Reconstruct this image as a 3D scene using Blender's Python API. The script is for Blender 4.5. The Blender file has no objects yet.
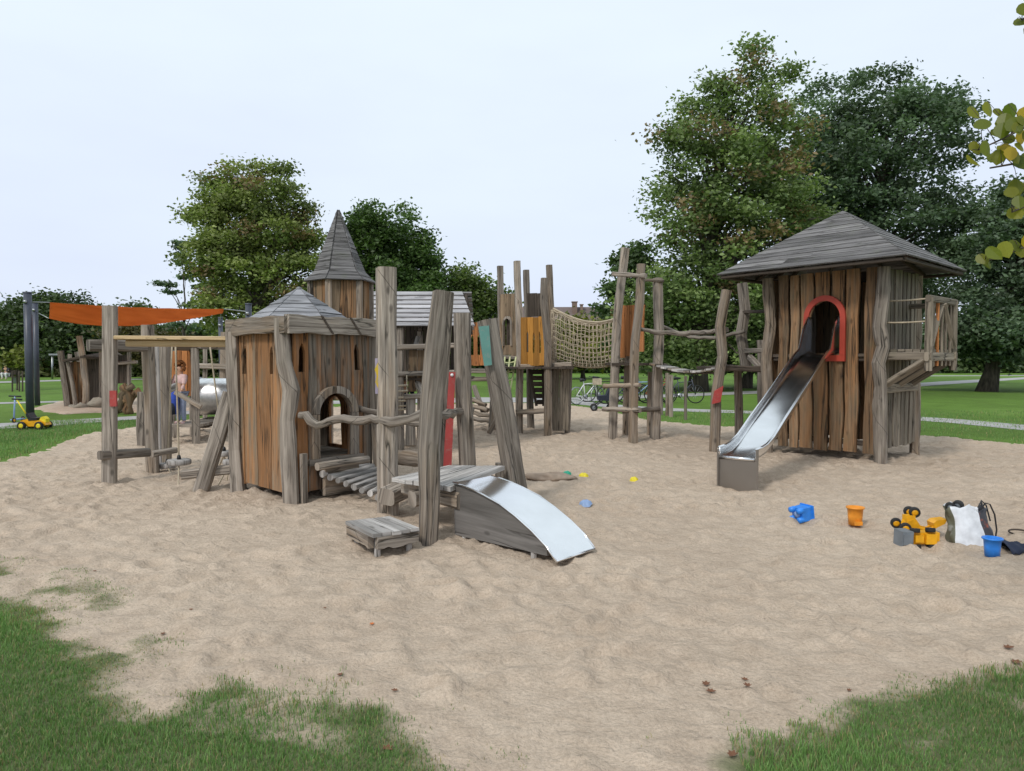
import bpy, math, random
import numpy as np
from mathutils import Vector, Matrix
random.seed(7)
RNG = np.random.default_rng(11)
R = math.radians
scene = bpy.context.scene
COL = scene.collection
# ------------------------------------------------------------------ camera
FPX, HCAM, HORIZ = 740.0, 1.6, 360.0
PITCH = math.atan((385.5-HORIZ)/FPX)
cam_d = bpy.data.cameras.new('camera'); cam = bpy.data.objects.new('camera', cam_d); COL.objects.link(cam)
cam.location = (0, 0, HCAM); cam.rotation_euler = (math.pi/2-PITCH, 0, 0)
cam_d.sensor_width = 36; cam_d.lens = FPX/1024*36; cam_d.clip_start = .05; cam_d.clip_end = 2000
scene.camera = cam
# ------------------------------------------------------------------ world
w = bpy.data.worlds.new('World'); scene.world = w; w.use_nodes = True
nt = w.node_tree; nt.nodes.clear()
SUN_EL, SUN_AZ = R(44), R(214)      # azimuth measured clockwise from +Y
sky = nt.nodes.new('ShaderNodeTexSky'); sky.sky_type = 'NISHITA'; sky.sun_disc = False
sky.sun_elevation = SUN_EL; sky.sun_rotation = SUN_AZ; sky.dust_density = 3
bg = nt.nodes.new('ShaderNodeBackground'); bg.inputs['Strength'].default_value = .1
out = nt.nodes.new('ShaderNodeOutputWorld')
tc = nt.nodes.new('ShaderNodeTexCoord'); sx = nt.nodes.new('ShaderNodeSeparateXYZ')
rp = nt.nodes.new('ShaderNodeValToRGB')
rp.color_ramp.elements[0].position = 0.0; rp.color_ramp.elements[0].color = (.70, .77, .925, 1)
rp.color_ramp.elements[1].position = .55; rp.color_ramp.elements[1].color = (.81, .905, .965, 1)
no = nt.nodes.new('ShaderNodeTexNoise'); no.inputs['Scale'].default_value = 2.2; no.inputs['Detail'].default_value = 4
mp = nt.nodes.new('ShaderNodeMapping'); mp.inputs['Scale'].default_value = (1, 1, 3.2)
ad = nt.nodes.new('ShaderNodeMath'); ad.operation = 'MULTIPLY_ADD'; ad.inputs[1].default_value = .75
sb = nt.nodes.new('ShaderNodeMath'); sb.operation = 'SUBTRACT'; sb.inputs[1].default_value = .38
mul = nt.nodes.new('ShaderNodeVectorMath'); mul.operation = 'SCALE'; mul.inputs['Scale'].default_value = 10.3
mix = nt.nodes.new('ShaderNodeMixRGB'); mix.inputs['Fac'].default_value = .90
L = nt.links.new
L(tc.outputs['Generated'], sx.inputs[0]); L(tc.outputs['Generated'], mp.inputs[0]); L(mp.outputs[0], no.inputs['Vector'])
L(no.outputs['Fac'], ad.inputs[0]); L(sx.outputs['Z'], ad.inputs[2]); L(ad.outputs[0], sb.inputs[0]); L(sb.outputs[0], rp.inputs[0])
L(rp.outputs[0], mul.inputs[0]); L(sky.outputs[0], mix.inputs[1]); L(mul.outputs[0], mix.inputs[2])
L(mix.outputs[0], bg.inputs[0]); L(bg.outputs[0], out.inputs[0])
# ------------------------------------------------------------------ sun behind cloud
sd = bpy.data.lights.new('sun', 'SUN'); sd.energy = 1.7; sd.angle = R(10); sd.color = (1, .96, .9)
so = bpy.data.objects.new('sun', sd); COL.objects.link(so)
dirv = Vector((math.sin(SUN_AZ)*math.cos(SUN_EL), math.cos(SUN_AZ)*math.cos(SUN_EL), math.sin(SUN_EL)))
so.rotation_euler = dirv.to_track_quat('Z', 'Y').to_euler(); so.location = dirv*40
vs = scene.view_settings
scene.display_settings.display_device = 'sRGB'
vs.view_transform = 'Standard'; vs.look = 'None'; vs.exposure = 0.16; vs.gamma = 1; vs.use_curve_mapping = False

# ------------------------------------------------------------------ layout helpers
cP, sP = math.cos(PITCH), math.sin(PITCH)
def ray(px, py):
    a = (px-512)/FPX; b = (385.5-py)/FPX
    return Vector((a, cP+b*sP, -sP+b*cP))
def G(px, py, z=0.0):
    d = ray(px, py); t = (z-HCAM)/d.z
    return Vector((d.x*t, d.y*t, z))
def P(px, py, Y):
    d = ray(px, py); t = Y/d.y
    return Vector((d.x*t, Y, HCAM+d.z*t))
def V(*a): return Vector(a)

# ------------------------------------------------------------------ objects
WL = {}
def tag(o, label=None, cat=None, group=None, kind=None):
    if label: o['label'] = label
    if cat: o['category'] = cat
    if group: o['group'] = group
    if kind: o['kind'] = kind
    return o
def thing(name, label, cat, loc=(0, 0, 0), group=None):
    o = bpy.data.objects.new(name, None); COL.objects.link(o)
    o.location = loc; o.empty_display_size = .2; WL[o.name] = Vector(loc)
    return tag(o, label, cat, group)
def finish(me, name, mat, parent, loc=None):
    o = bpy.data.objects.new(name, me); COL.objects.link(o)
    if mat is not None:
        for m in (mat if isinstance(mat, (list, tuple)) else [mat]): me.materials.append(m)
    if parent is not None:
        o.parent = parent
        base = WL[parent.name]; WL[o.name] = base.copy()
        me.transform(Matrix.Translation(-base))
    else:
        base = Vector(loc) if loc is not None else Vector((0, 0, 0))
        me.transform(Matrix.Translation(-base)); o.location = base; WL[o.name] = base.copy()
    return o
class MB:
    def __init__(s): s.v = []; s.f = []; s.uv = []; s.c = []; s.m = []; s.sm = []
    def add(s, verts, faces, uvs=None, stain=None, mi=0, smooth=False, tint=None):
        b = len(s.v); s.v.extend([tuple(p) for p in verts])
        r = random.random() if tint is None else tint; g = random.random() if stain is None else stain
        ou, ov = random.uniform(0, 50), random.uniform(0, 50)
        for k, f in enumerate(faces):
            s.f.append([b+i for i in f])
            if uvs is not None: s.uv.extend([(ou+u, ov+v_) for u, v_ in uvs[k]])
            else:
                for i in f:
                    p = verts[i]; s.uv.append((ou+p[2], ov+p[0]+p[1]))
            s.c.extend([(r, g, 0, 1)]*len(f)); s.m.append(mi); s.sm.append(smooth)
    def hexa(s, p, grain=2, stain=None, mi=0, tint=None):
        """8 corners: 0-3 bottom loop, 4-7 top loop"""
        F = [(0, 3, 2, 1), (4, 5, 6, 7), (0, 1, 5, 4), (1, 2, 6, 5), (2, 3, 7, 6), (3, 0, 4, 7)]
        p = [Vector(q) for q in p]
        ax = [(p[1]-p[0]), (p[3]-p[0]), (p[4]-p[0])]
        g = ax[grain].normalized() if ax[grain].length > 0 else Vector((0, 0, 1))
        uvs = []
        for f in F:
            nrm = (p[f[1]]-p[f[0]]).cross(p[f[2]]-p[f[0]])
            sd_ = nrm.cross(g)
            sd_ = sd_.normalized() if sd_.length > 1e-9 else ax[(grain+1) % 3].normalized()
            uvs.append([(p[i].dot(g), p[i].dot(sd_)) for i in f])
        s.add(p, F, uvs, stain, mi, tint=tint)
    def box(s, c, size, rz=0, grain=None, stain=None, mi=0, tint=None, M=None):
        hx, hy, hz = size[0]/2, size[1]/2, size[2]/2
        if grain is None: grain = max(range(3), key=lambda i: size[i])
        if M is None: M = Matrix.Rotation(rz, 3, 'Z')
        pts = [Vector(c)+M@Vector(q) for q in [(-hx,-hy,-hz),(hx,-hy,-hz),(hx,hy,-hz),(-hx,hy,-hz),(-hx,-hy,hz),(hx,-hy,hz),(hx,hy,hz),(-hx,hy,hz)]]
        s.hexa(pts, grain, stain, mi, tint)
    def sweep(s, pts, radii, nseg=10, power=2.0, up=None, stain=None, wob=0.0, mi=0, closed_caps=True, smooth=None, aspect=None, twist=0.0, tint=None, rot0=0.0):
        """tube along pts; radii number or list; power>2 makes it squarish"""
        pts = [Vector(p) for p in pts]; n = len(pts)
        if not isinstance(radii, (list, tuple)): radii = [radii]*n
        if aspect is None: aspect = 1.0
        T = []
        for i in range(n):
            t = pts[min(i+1, n-1)]-pts[max(i-1, 0)]; T.append(t.normalized())
        ref = Vector(up) if up is not None else (Vector((1, 0, 0)) if abs(T[0].x) < .8 else Vector((0, 1, 0)))
        A = (ref-T[0]*ref.dot(T[0])).normalized()
        verts = []; L_ = [0]
        for i in range(1, n): L_.append(L_[-1]+(pts[i]-pts[i-1]).length)
        per = [0]
        ph = [random.uniform(0, 6.28) for _ in range(6)]
        for i in range(n):
            A = (A-T[i]*A.dot(T[i])).normalized(); B = T[i].cross(A)
            ca, sa = math.cos(twist*i/max(1, n-1)), math.sin(twist*i/max(1, n-1))
            A2 = A*ca+B*sa; B2 = B*ca-A*sa
            for k in range(nseg):
                jv = 1+random.uniform(-.35, .35)*wob; a = rot0+2*math.pi*(k+.5)/nseg; c, d = math.cos(a), math.sin(a)
                q = (abs(c)**power+abs(d)**power)**(-1/power)
                rr = radii[i]*q*jv*(1+wob*(math.sin(L_[i]*5+ph[0]+a)+.6*math.sin(L_[i]*11+ph[1]-2*a)+.5*math.sin(a*3+ph[2]+L_[i]*2)))
                verts.append(pts[i]+A2*(rr*c)+B2*(rr*d*aspect))
        F = []; U = []
        rm = sum(radii)/n; pw = 2*math.pi*rm/nseg
        for i in range(n-1):
            for k in range(nseg):
                k2 = (k+1) % nseg
                F.append((i*nseg+k, i*nseg+k2, (i+1)*nseg+k2, (i+1)*nseg+k))
                U.append([(L_[i], k*pw), (L_[i], (k+1)*pw), (L_[i+1], (k+1)*pw), (L_[i+1], k*pw)])
        if closed_caps:
            F.append(tuple(reversed(range(nseg)))); U.append([(0, verts[k].x+verts[k].y) for k in reversed(range(nseg))])
            o_ = (n-1)*nseg; F.append(tuple(o_+k for k in range(nseg))); U.append([(L_[-1], verts[o_+k].x+verts[o_+k].y) for k in range(nseg)])
        b = len(s.sm)
        s.add(verts, F, U, stain, mi, smooth=(power < 3 if smooth is None else smooth), tint=tint)
        if closed_caps: s.sm[-1] = False; s.sm[-2] = False
    def beam(s, a, b, w_, d=None, seg=6, wob=.02, bend=0.0, taper=1.0, stain=None, up=None, twist=0.0, mi=0, power=7, nseg=16, tint=None):
        a = Vector(a); b = Vector(b); d = d or w_
        dr = (b-a); pts = []; rad = []
        s1 = dr.orthogonal().normalized(); s2 = dr.normalized().cross(s1); ph = random.uniform(0, 6.28)
        for i in range(seg+1):
            t = i/seg
            off = (s1*math.cos(ph)+s2*math.sin(ph))*(bend*math.sin(math.pi*t))
            pts.append(a+dr*t+off); rad.append(w_/2*(1+(taper-1)*t))
        s.sweep(pts, rad, nseg, power, up, stain, wob, mi, aspect=d/w_, twist=twist, tint=tint)
    def prism(s, poly, o, ux, uy, th, grain='y', stain=None, mi=0, tint=None):
        """polygon (2D list) extruded by th along ux x uy"""
        from mathutils.geometry import tessellate_polygon
        o = Vector(o); ux = Vector(ux); uy = Vector(uy); nz = ux.cross(uy).normalized(); n = len(poly)
        area = sum(poly[i][0]*poly[(i+1) % n][1]-poly[(i+1) % n][0]*poly[i][1] for i in range(n))
        if area < 0: poly = poly[::-1]
        front = [o+ux*p[0]+uy*p[1]+nz*th/2 for p in poly]; back = [q-nz*th for q in front]
        tri = tessellate_polygon([[Vector((p[0], p[1], 0)) for p in poly]])
        F = []; U = []
        g = (lambda p: (p[1], p[0])) if grain == 'y' else (lambda p: (p[0], p[1]))
        for t in tri:
            a_, b_, c_ = t
            ar = (poly[b_][0]-poly[a_][0])*(poly[c_][1]-poly[a_][1])-(poly[c_][0]-poly[a_][0])*(poly[b_][1]-poly[a_][1])
            if abs(ar) < 1e-10: continue
            if ar < 0: t = (t[0], t[2], t[1])
            F.append(tuple(t)); U.append([g(poly[i]) for i in t])
            F.append((t[0]+n, t[2]+n, t[1]+n)); U.append([g(poly[i]) for i in (t[0], t[2], t[1])])
        for i in range(n):
            j = (i+1) % n
            F.append((i, i+n, j+n, j)); U.append([g(poly[i]), (g(poly[i])[0], g(poly[i])[1]+th), (g(poly[j])[0], g(poly[j])[1]+th), g(poly[j])])
        s.add(front+back, F, U, stain, mi, tint=tint)
    def lathe(s, prof, c, axis=(0, 0, 1), n=20, mi=0, smooth=True, a0=0, a1=2*math.pi, tint=None):
        c = Vector(c); ax = Vector(axis).normalized(); A = ax.orthogonal().normalized(); B = ax.cross(A)
        verts = []; full = abs(a1-a0-2*math.pi) < 1e-6; m = n if full else n+1
        for r_, h in prof:
            for k in range(m):
                a = a0+(a1-a0)*k/n; verts.append(c+ax*h+A*(r_*math.cos(a))+B*(r_*math.sin(a)))
        F = []
        for i in range(len(prof)-1):
            for k in range(n):
                k2 = (k+1) % m; F.append((i*m+k, i*m+k2, (i+1)*m+k2, (i+1)*m+k))
        s.add(verts, F, None, None, mi, smooth, tint=tint)
    def build(s, name, mat, parent=None, loc=None):
        me = bpy.data.meshes.new(name); me.from_pydata(s.v, [], s.f)
        uvl = me.uv_layers.new(name='UVMap')
        uvl.data.foreach_set('uv', np.array(s.uv, dtype=np.float32).ravel())
        ca = me.color_attributes.new('pv', 'FLOAT_COLOR', 'CORNER')
        ca.data.foreach_set('color', np.array(s.c, dtype=np.float32).ravel())
        me.polygons.foreach_set('material_index', s.m); me.polygons.foreach_set('use_smooth', s.sm)
        me.update()
        if parent is None and loc is None:
            a = np.array(s.v); loc = (float(a[:, 0].mean()), float(a[:, 1].mean()), float(a[:, 2].min()))
        return finish(me, name, mat, parent, loc)
def np_mesh(name, verts, nper, cols=None, mat=None, parent=None, loc=None, tris=None):
    """verts (N*nper,3): N polygons with nper corners each, colours (N,3)"""
    N = len(verts)//nper
    me = bpy.data.meshes.new(name); me.vertices.add(len(verts)); me.vertices.foreach_set('co', verts.astype(np.float32).ravel())
    me.loops.add(N*nper); me.loops.foreach_set('vertex_index', np.arange(N*nper, dtype=np.int32))
    me.polygons.add(N); me.polygons.foreach_set('loop_start', np.arange(0, N*nper, nper, dtype=np.int32))
    try: me.polygons.foreach_set('loop_total', np.full(N, nper, dtype=np.int32))
    except Exception: pass
    me.update(calc_edges=True)
    if cols is not None:
        c4 = np.ones((N*nper, 4), np.float32); c4[:, :3] = np.repeat(cols, nper, axis=0)
        ca = me.color_attributes.new('pv', 'FLOAT_COLOR', 'CORNER'); ca.data.foreach_set('color', c4.ravel())
    return finish(me, name, mat, parent, loc)

class Plane:
    """vertical plane through ground points a,b ; s runs a->b ; n faces the camera"""
    def __init__(s, a, b, cam_side=True):
        s.a = Vector((a[0], a[1], 0)); s.b = Vector((b[0], b[1], 0)); s.len = (s.b-s.a).length
        s.u = (s.b-s.a).normalized(); s.n = Vector((s.u.y, -s.u.x, 0))
        if s.n.dot(-s.a) < 0: s.n = -s.n
        if not cam_side: s.n = -s.n
    def pt(s, t, z, off=0.0): return s.a+s.u*t+s.n*off+Vector((0, 0, z))
    def px(s, x, y):
        d = ray(x, y); k = s.a.dot(s.n)/(d.x*s.n.x+d.y*s.n.y)
        q = Vector((d.x*k, d.y*k, HCAM+d.z*k)); return (q-s.a).dot(s.u), q.z
def arch_hole(sc, hw, zb, zs, rise=None):
    rise = rise or hw
    return dict(s0=sc-hw, s1=sc+hw, bot=lambda s: zb, top=lambda s: zs+rise*math.sqrt(max(0, 1-((s-sc)/hw)**2)), cuts=[sc+hw*math.cos(math.pi*k/12) for k in range(13)])
def slit_hole(sc, hw, zb, zs, rise):
    return dict(s0=sc-hw, s1=sc+hw, bot=lambda s: zb, top=lambda s: zs+rise*(1-abs((s-sc)/hw)**1.6), cuts=[sc+hw*k/3 for k in range(-3, 4)])
def wall(mb, pl, planks, zlo, zhi, th=.035, holes=(), gap=.004, wobble=.012, stains=None, off=0.0):
    """vertical boards between plank boundaries; zlo/zhi numbers or functions of s"""
    zl = zlo if callable(zlo) else (lambda s: zlo); zh = zhi if callable(zhi) else (lambda s: zhi)
    ph = random.uniform(0, 9)
    def W(s, z): return s+wobble*math.sin(z*3.1+s*2.3+ph)+wobble*.5*math.sin(z*7.3+s*9+ph)
    for k, (p0, p1) in enumerate(planks):
        if p1 < p0: p0, p1 = p1, p0
        jl = random.uniform(-.02, .02); jh = random.uniform(-.012, .012); jo = off+random.uniform(-.008, .008)
        cuts = {p0+gap, p1-gap}
        for h in holes:
            for c in h['cuts']:
                if p0+gap+.003 < c < p1-gap-.003: cuts.add(c)
        cuts = sorted(cuts)
        st = None if stains is None else stains[k % len(stains)]
        rr = random.random(); sv = random.random() if st is None else st
        ofu = random.uniform(0, 50)
        verts = []; F = []; U = []
        for a, b in zip(cuts[:-1], cuts[1:]):
            m = (a+b)/2
            iv = [((zl(a)+jl, zl(b)+jl), (zh(a)+jh, zh(b)+jh))]
            for h in holes:
                if h['s0'] < m < h['s1']:
                    hb = (h['bot'](a), h['bot'](b)); ht = (h['top'](a), h['top'](b)); new = []
                    for lo, hi in iv:
                        if hb[0] >= hi[0] or ht[0] <= lo[0]: new.append((lo, hi)); continue
                        if hb[0] > lo[0]+.001: new.append((lo, hb))
                        if ht[0] < hi[0]-.001: new.append((ht, hi))
                    iv = new
            for lo, hi in iv:
                n = max(1, int((hi[0]-lo[0])/.18)); base = len(verts)
                for i in range(n+1):
                    t = i/n; za = lo[0]+(hi[0]-lo[0])*t; zb_ = lo[1]+(hi[1]-lo[1])*t
                    for (s_, z_) in ((a, za), (b, zb_)):
                        verts.append(pl.pt(W(s_, z_), z_, jo+th/2)); verts.append(pl.pt(W(s_, z_), z_, jo-th/2))
                def q(i, j): return base+i*4+j
                def add(f, uv): F.append(f); U.append([(verts[i].z, (verts[i]-pl.a).dot(pl.u)+(0 if (verts[i]-pl.a).dot(pl.n) > jo else th)) for i in f])
                for i in range(n):
                    for f in ((q(i,0),q(i,2),q(i+1,2),q(i+1,0)), (q(i,3),q(i,1),q(i+1,1),q(i+1,3)), (q(i,1),q(i,0),q(i+1,0),q(i+1,1)), (q(i,2),q(i,3),q(i+1,3),q(i+1,2))): add(f, 0)
                add((q(0,0),q(0,1),q(0,3),q(0,2)), 0); add((q(n,0),q(n,2),q(n,3),q(n,1)), 0)
        if verts: mb.add(verts, F, U, sv, 0, tint=rr)
def px_planks(pl, pairs, y):
    return [(pl.px(a, y)[0], pl.px(b, y)[0]) for a, b in pairs]
def even(s0, s1, n, jit=.15):
    w_ = (s1-s0)/n; b = [s0+w_*i+(random.uniform(-jit, jit)*w_ if 0 < i < n else 0) for i in range(n+1)]
    return list(zip(b[:-1], b[1:]))
def arch_frame(mb, pl, sc, hw, fw, zb, zs, th=.05, off=.03, rise=None, nb=10, stain=None, blocks=True):
    rise = rise or hw
    def piece(poly):
        mb.prism(poly, pl.a+pl.n*off, pl.u, V(0, 0, 1), th, 'y', stain)
    o_, i_ = hw+fw, hw
    piece([(sc-o_, zb), (sc-i_, zb), (sc-i_, zs-.002), (sc-o_, zs-.002)]); piece([(sc+i_, zb), (sc+o_, zb), (sc+o_, zs-.002), (sc+i_, zs-.002)])
    segs = 4 if blocks else 1
    for k in range(segs):
        a0 = math.pi*k/segs+(.008 if blocks else 0); a1 = math.pi*(k+1)/segs-(.008 if blocks else 0); m = max(3, nb//segs+1)
        P1 = [(sc+o_*math.cos(a0+(a1-a0)*i/m), zs+(rise+fw)*math.sin(a0+(a1-a0)*i/m)) for i in range(m+1)]
        P2 = [(sc+i_*math.cos(a0+(a1-a0)*i/m), zs+rise*math.sin(a0+(a1-a0)*i/m)) for i in range(m+1)]
        piece(P1+P2[::-1])
def pyramid_roof(mb, apex, corners, rows, th=.025, lap=.018, blen=.9, stain=None, split=True, curve=None):
    """board courses on each side; curve(t) -> (radius factor, height factor) from eave to apex"""
    apex = Vector(apex); n = len(corners); C = [Vector(c) for c in corners]
    cv = curve or (lambda t: (1-t, t))
    base = sum(C, Vector())/n
    def pos(c, t):
        rf, hf = cv(t); ctr = Vector((apex.x, apex.y, c.z))
        return ctr+(c-ctr)*rf+Vector((0, 0, (apex.z-c.z)*hf))
    for i in range(n):
        c0, c1 = C[i], C[(i+1) % n]
        for k in range(rows):
            t0, t1 = k/rows, (k+1)/rows
            a, b = pos(c0, t0), pos(c1, t0); c_, d = pos(c1, min(t1+.02, 1)), pos(c0, min(t1+.02, 1))
            nrm = (b-a).cross(d-a)
            if nrm.length < 1e-9: continue
            nrm.normalize()
            if nrm.z < 0: nrm = -nrm
            Lr = (b-a).length; m = max(1, int(Lr/blen)) if split else 1
            cutp = [0]+sorted([(j+random.uniform(-.3, .3))/m for j in range(1, m)])+[1]
            for p0, p1 in zip(cutp[:-1], cutp[1:]):
                lo0 = a.lerp(b, p0); lo1 = a.lerp(b, p1); hi0 = d.lerp(c_, p0); hi1 = d.lerp(c_, p1)
                j = random.uniform(-.003, .003)
                e = nrm*(lap+j)
                mb.hexa([lo0+e, lo1+e, hi1, hi0, lo0+e+nrm*th, lo1+e+nrm*th, hi1+nrm*th, hi0+nrm*th], 0, stain)

def frac(c): return c-np.floor(c)
def vnoise(x, y, scale, seed):
    r = np.random.default_rng(seed).random((64, 64)); X = x*scale; Y = y*scale
    xi = np.floor(X).astype(int); yi = np.floor(Y).astype(int); fx = X-xi; fy = Y-yi
    fx = fx*fx*(3-2*fx); fy = fy*fy*(3-2*fy)
    a = r[xi % 64, yi % 64]; b = r[(xi+1) % 64, yi % 64]; c = r[xi % 64, (yi+1) % 64]; d = r[(xi+1) % 64, (yi+1) % 64]
    return (a*(1-fx)+b*fx)*(1-fy)+(c*(1-fx)+d*fx)*fy
def poly_sd(x, y, poly):
    """signed distance, positive inside"""
    x = np.asarray(x, float); y = np.asarray(y, float)
    d2 = np.full(x.shape, 1e18); ins = np.zeros(x.shape, bool); n = len(poly)
    for i in range(n):
        ax, ay = poly[i]; bx, by = poly[(i+1) % n]; ex, ey = bx-ax, by-ay
        t = np.clip(((x-ax)*ex+(y-ay)*ey)/(ex*ex+ey*ey+1e-12), 0, 1)
        d2 = np.minimum(d2, (x-ax-t*ex)**2+(y-ay-t*ey)**2)
        c = ((ay > y) != (by > y)); c &= x < (bx-ax)*(y-ay)/(by-ay+1e-15)+ax; ins ^= c
    d = np.sqrt(d2); return np.where(ins, d, -d)
# ------------------------------------------------------------------ materials
def new_mat(name):
    m = bpy.data.materials.new(name); m.use_nodes = True; n = m.node_tree
    b = n.nodes['Principled BSDF']; return m, n, b
def nd(n, t, **k):
    x = n.nodes.new(t)
    for a, v_ in k.items():
        if a in x.inputs.keys(): x.inputs[a].default_value = v_
        else: setattr(x, a, v_)
    return x
def ramp(n, stops):
    r = n.nodes.new('ShaderNodeValToRGB'); e = r.color_ramp.elements
    while len(e) < len(stops): e.new(.5)
    for i, (p, c) in enumerate(stops):
        e[i].position = p; e[i].color = (*c, 1) if len(c) == 3 else c
    return r
def mixc(n, fac, a, b, mode='MIX'):
    m = nd(n, 'ShaderNodeMixRGB', blend_type=mode)
    for i, v_ in ((0, fac), (1, a), (2, b)):
        if hasattr(v_, 'is_output') or isinstance(v_, bpy.types.NodeSocket): n.links.new(v_, m.inputs[i])
        elif i == 0: m.inputs[0].default_value = v_
        else: m.inputs[i].default_value = (*v_, 1)
    return m.outputs[0]
def mth(n, op, a, b=None, c=None):
    m = nd(n, 'ShaderNodeMath', operation=op)
    for i, v_ in ((0, a), (1, b), (2, c)):
        if v_ is None: continue
        if isinstance(v_, bpy.types.NodeSocket): n.links.new(v_, m.inputs[i])
        else: m.inputs[i].default_value = v_
    return m.outputs[0]
def wood(name, lo, hi, stain=None, sbias=.0, rough=.85, crack=1.0, gr=1.0, bump=.6, moss=0.0, kerf=False):
    """weathered wood, grain runs along U; pv.r board tint, pv.g how much stain survives"""
    m, n, b = new_mat(name); l = n.links.new
    uv = nd(n, 'ShaderNodeUVMap', uv_map='UVMap'); at = nd(n, 'ShaderNodeAttribute', attribute_name='pv')
    sp = nd(n, 'ShaderNodeSeparateColor'); l(at.outputs['Color'], sp.inputs[0])
    def tex(su, sv, det=5, dist=0.0, ro=.6):
        mp_ = nd(n, 'ShaderNodeMapping'); mp_.inputs['Scale'].default_value = (su, sv, 1); l(uv.outputs[0], mp_.inputs[0])
        t = nd(n, 'ShaderNodeTexNoise'); t.inputs['Scale'].default_value = 1; t.inputs['Detail'].default_value = det
        t.inputs['Distortion'].default_value = dist; t.inputs['Roughness'].default_value = ro; l(mp_.outputs[0], t.inputs['Vector']); return t.outputs['Fac']
    grain = tex(1.6*gr, 34*gr, 6, .6); blot = tex(1.1, 3.5, 4, .4); crk = tex(.55*gr, 9*gr, 3, .5, .5); fine = tex(7*gr, 120*gr, 2)
    streak = tex(.35*gr, 13*gr, 4, .2, .6)
    base = ramp(n, [(.36, lo), (.62, hi)]); l(mth(n, 'ADD', mth(n, 'MULTIPLY', grain, .6), mth(n, 'MULTIPLY', streak, .4)), base.inputs[0]); col = base.outputs[0]
    # long drying cracks: a thin band of one noise
    c1 = mth(n, 'ABSOLUTE', mth(n, 'SUBTRACT', crk, .5)); c2 = ramp(n, [(0.0, (1, 1, 1)), (.022*crack+1e-4, (0, 0, 0))]); l(c1, c2.inputs[0])
    gate = ramp(n, [(.46, (0, 0, 0)), (.56, (1, 1, 1))]); l(blot, gate.inputs[0])
    crack_f = mth(n, 'MULTIPLY', c2.outputs[0], gate.outputs[0])
    if stain is not None:
        stc = ramp(n, [(.3, tuple(x*.62 for x in stain)), (.7, stain)]); l(grain, stc.inputs[0])
        a = mth(n, 'ADD', mth(n, 'MULTIPLY', sp.outputs[1], .55), mth(n, 'ADD', blot, sbias))
        a = mth(n, 'ADD', a, mth(n, 'MULTIPLY', mth(n, 'SUBTRACT', streak, .5), 1.1)); fr = ramp(n, [(.62, (0, 0, 0)), (1.0, (.9, .9, .9))]); l(a, fr.inputs[0]); col = mixc(n, fr.outputs[0], col, stc.outputs[0])
    # whole-board tint and blotches
    bt = mth(n, 'MULTIPLY_ADD', sp.outputs[0], .62, .68); col = mixc(n, 1.0, col, mixc(n, 0.0, (1, 1, 1), (1, 1, 1)), 'MULTIPLY')
    hsv = nd(n, 'ShaderNodeHueSaturation'); l(col, hsv.inputs['Color']); l(mth(n, 'MULTIPLY', bt, mth(n, 'MULTIPLY_ADD', blot, .5, .75)), hsv.inputs['Value']); col = hsv.outputs[0]
    # knots
    vo = nd(n, 'ShaderNodeTexVoronoi', feature='F1'); mv = nd(n, 'ShaderNodeMapping'); mv.inputs['Scale'].default_value = (2.2, 5.5, 1); l(uv.outputs[0], mv.inputs[0]); l(mv.outputs[0], vo.inputs['Vector']); vo.inputs['Scale'].default_value = 1
    kr = ramp(n, [(.06, (1, 1, 1)), (.13, (0, 0, 0))]); l(vo.outputs['Distance'], kr.inputs[0])
    col = mixc(n, mth(n, 'MULTIPLY', kr.outputs[0], .6), col, tuple(x*.35 for x in lo))
    col = mixc(n, mth(n, 'MULTIPLY', crack_f, .9), col, (.02, .018, .015))
    if kerf:
        su = nd(n, 'ShaderNodeSeparateXYZ'); l(uv.outputs[0], su.inputs[0]); kf = mth(n, 'FRACT', mth(n, 'ADD', mth(n, 'MULTIPLY', su.outputs[0], 1.05), mth(n, 'MULTIPLY', su.outputs[1], 1.5)))
        kk = ramp(n, [(0, (1, 1, 1)), (.011, (0, 0, 0))]); l(mth(n, 'ABSOLUTE', mth(n, 'SUBTRACT', kf, .5)), kk.inputs[0]); kg = ramp(n, [(.50, (0, 0, 0)), (.54, (1, 1, 1))]); l(tex(.9, .9, 1), kg.inputs[0])
        col = mixc(n, mth(n, 'MULTIPLY', mth(n, 'MULTIPLY', kk.outputs[0], kg.outputs[0]), .8), col, (.025, .022, .018))
    if moss > 0:
        t = nd(n, 'ShaderNodeTexNoise'); t.inputs['Scale'].default_value = 5; t.inputs['Detail'].default_value = 6
        g = nd(n, 'ShaderNodeNewGeometry'); l(g.outputs['Position'], t.inputs['Vector'])
        mr = ramp(n, [(.55, (0, 0, 0)), (.75, (1, 1, 1))]); l(t.outputs['Fac'], mr.inputs[0]); col = mixc(n, mth(n, 'MULTIPLY', mr.outputs[0], moss), col, (.10, .12, .06))
    l(col, b.inputs['Base Color']); b.inputs['Roughness'].default_value = rough; b.inputs['Specular IOR Level'].default_value = .25
    h = mth(n, 'SUBTRACT', mth(n, 'ADD', grain, mth(n, 'MULTIPLY', fine, .35)), mth(n, 'MULTIPLY', crack_f, 2.2))
    bp = nd(n, 'ShaderNodeBump'); bp.inputs['Strength'].default_value = bump; bp.inputs['Distance'].default_value = .01; l(h, bp.inputs['Height']); l(bp.outputs[0], b.inputs['Normal'])
    return m
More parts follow.
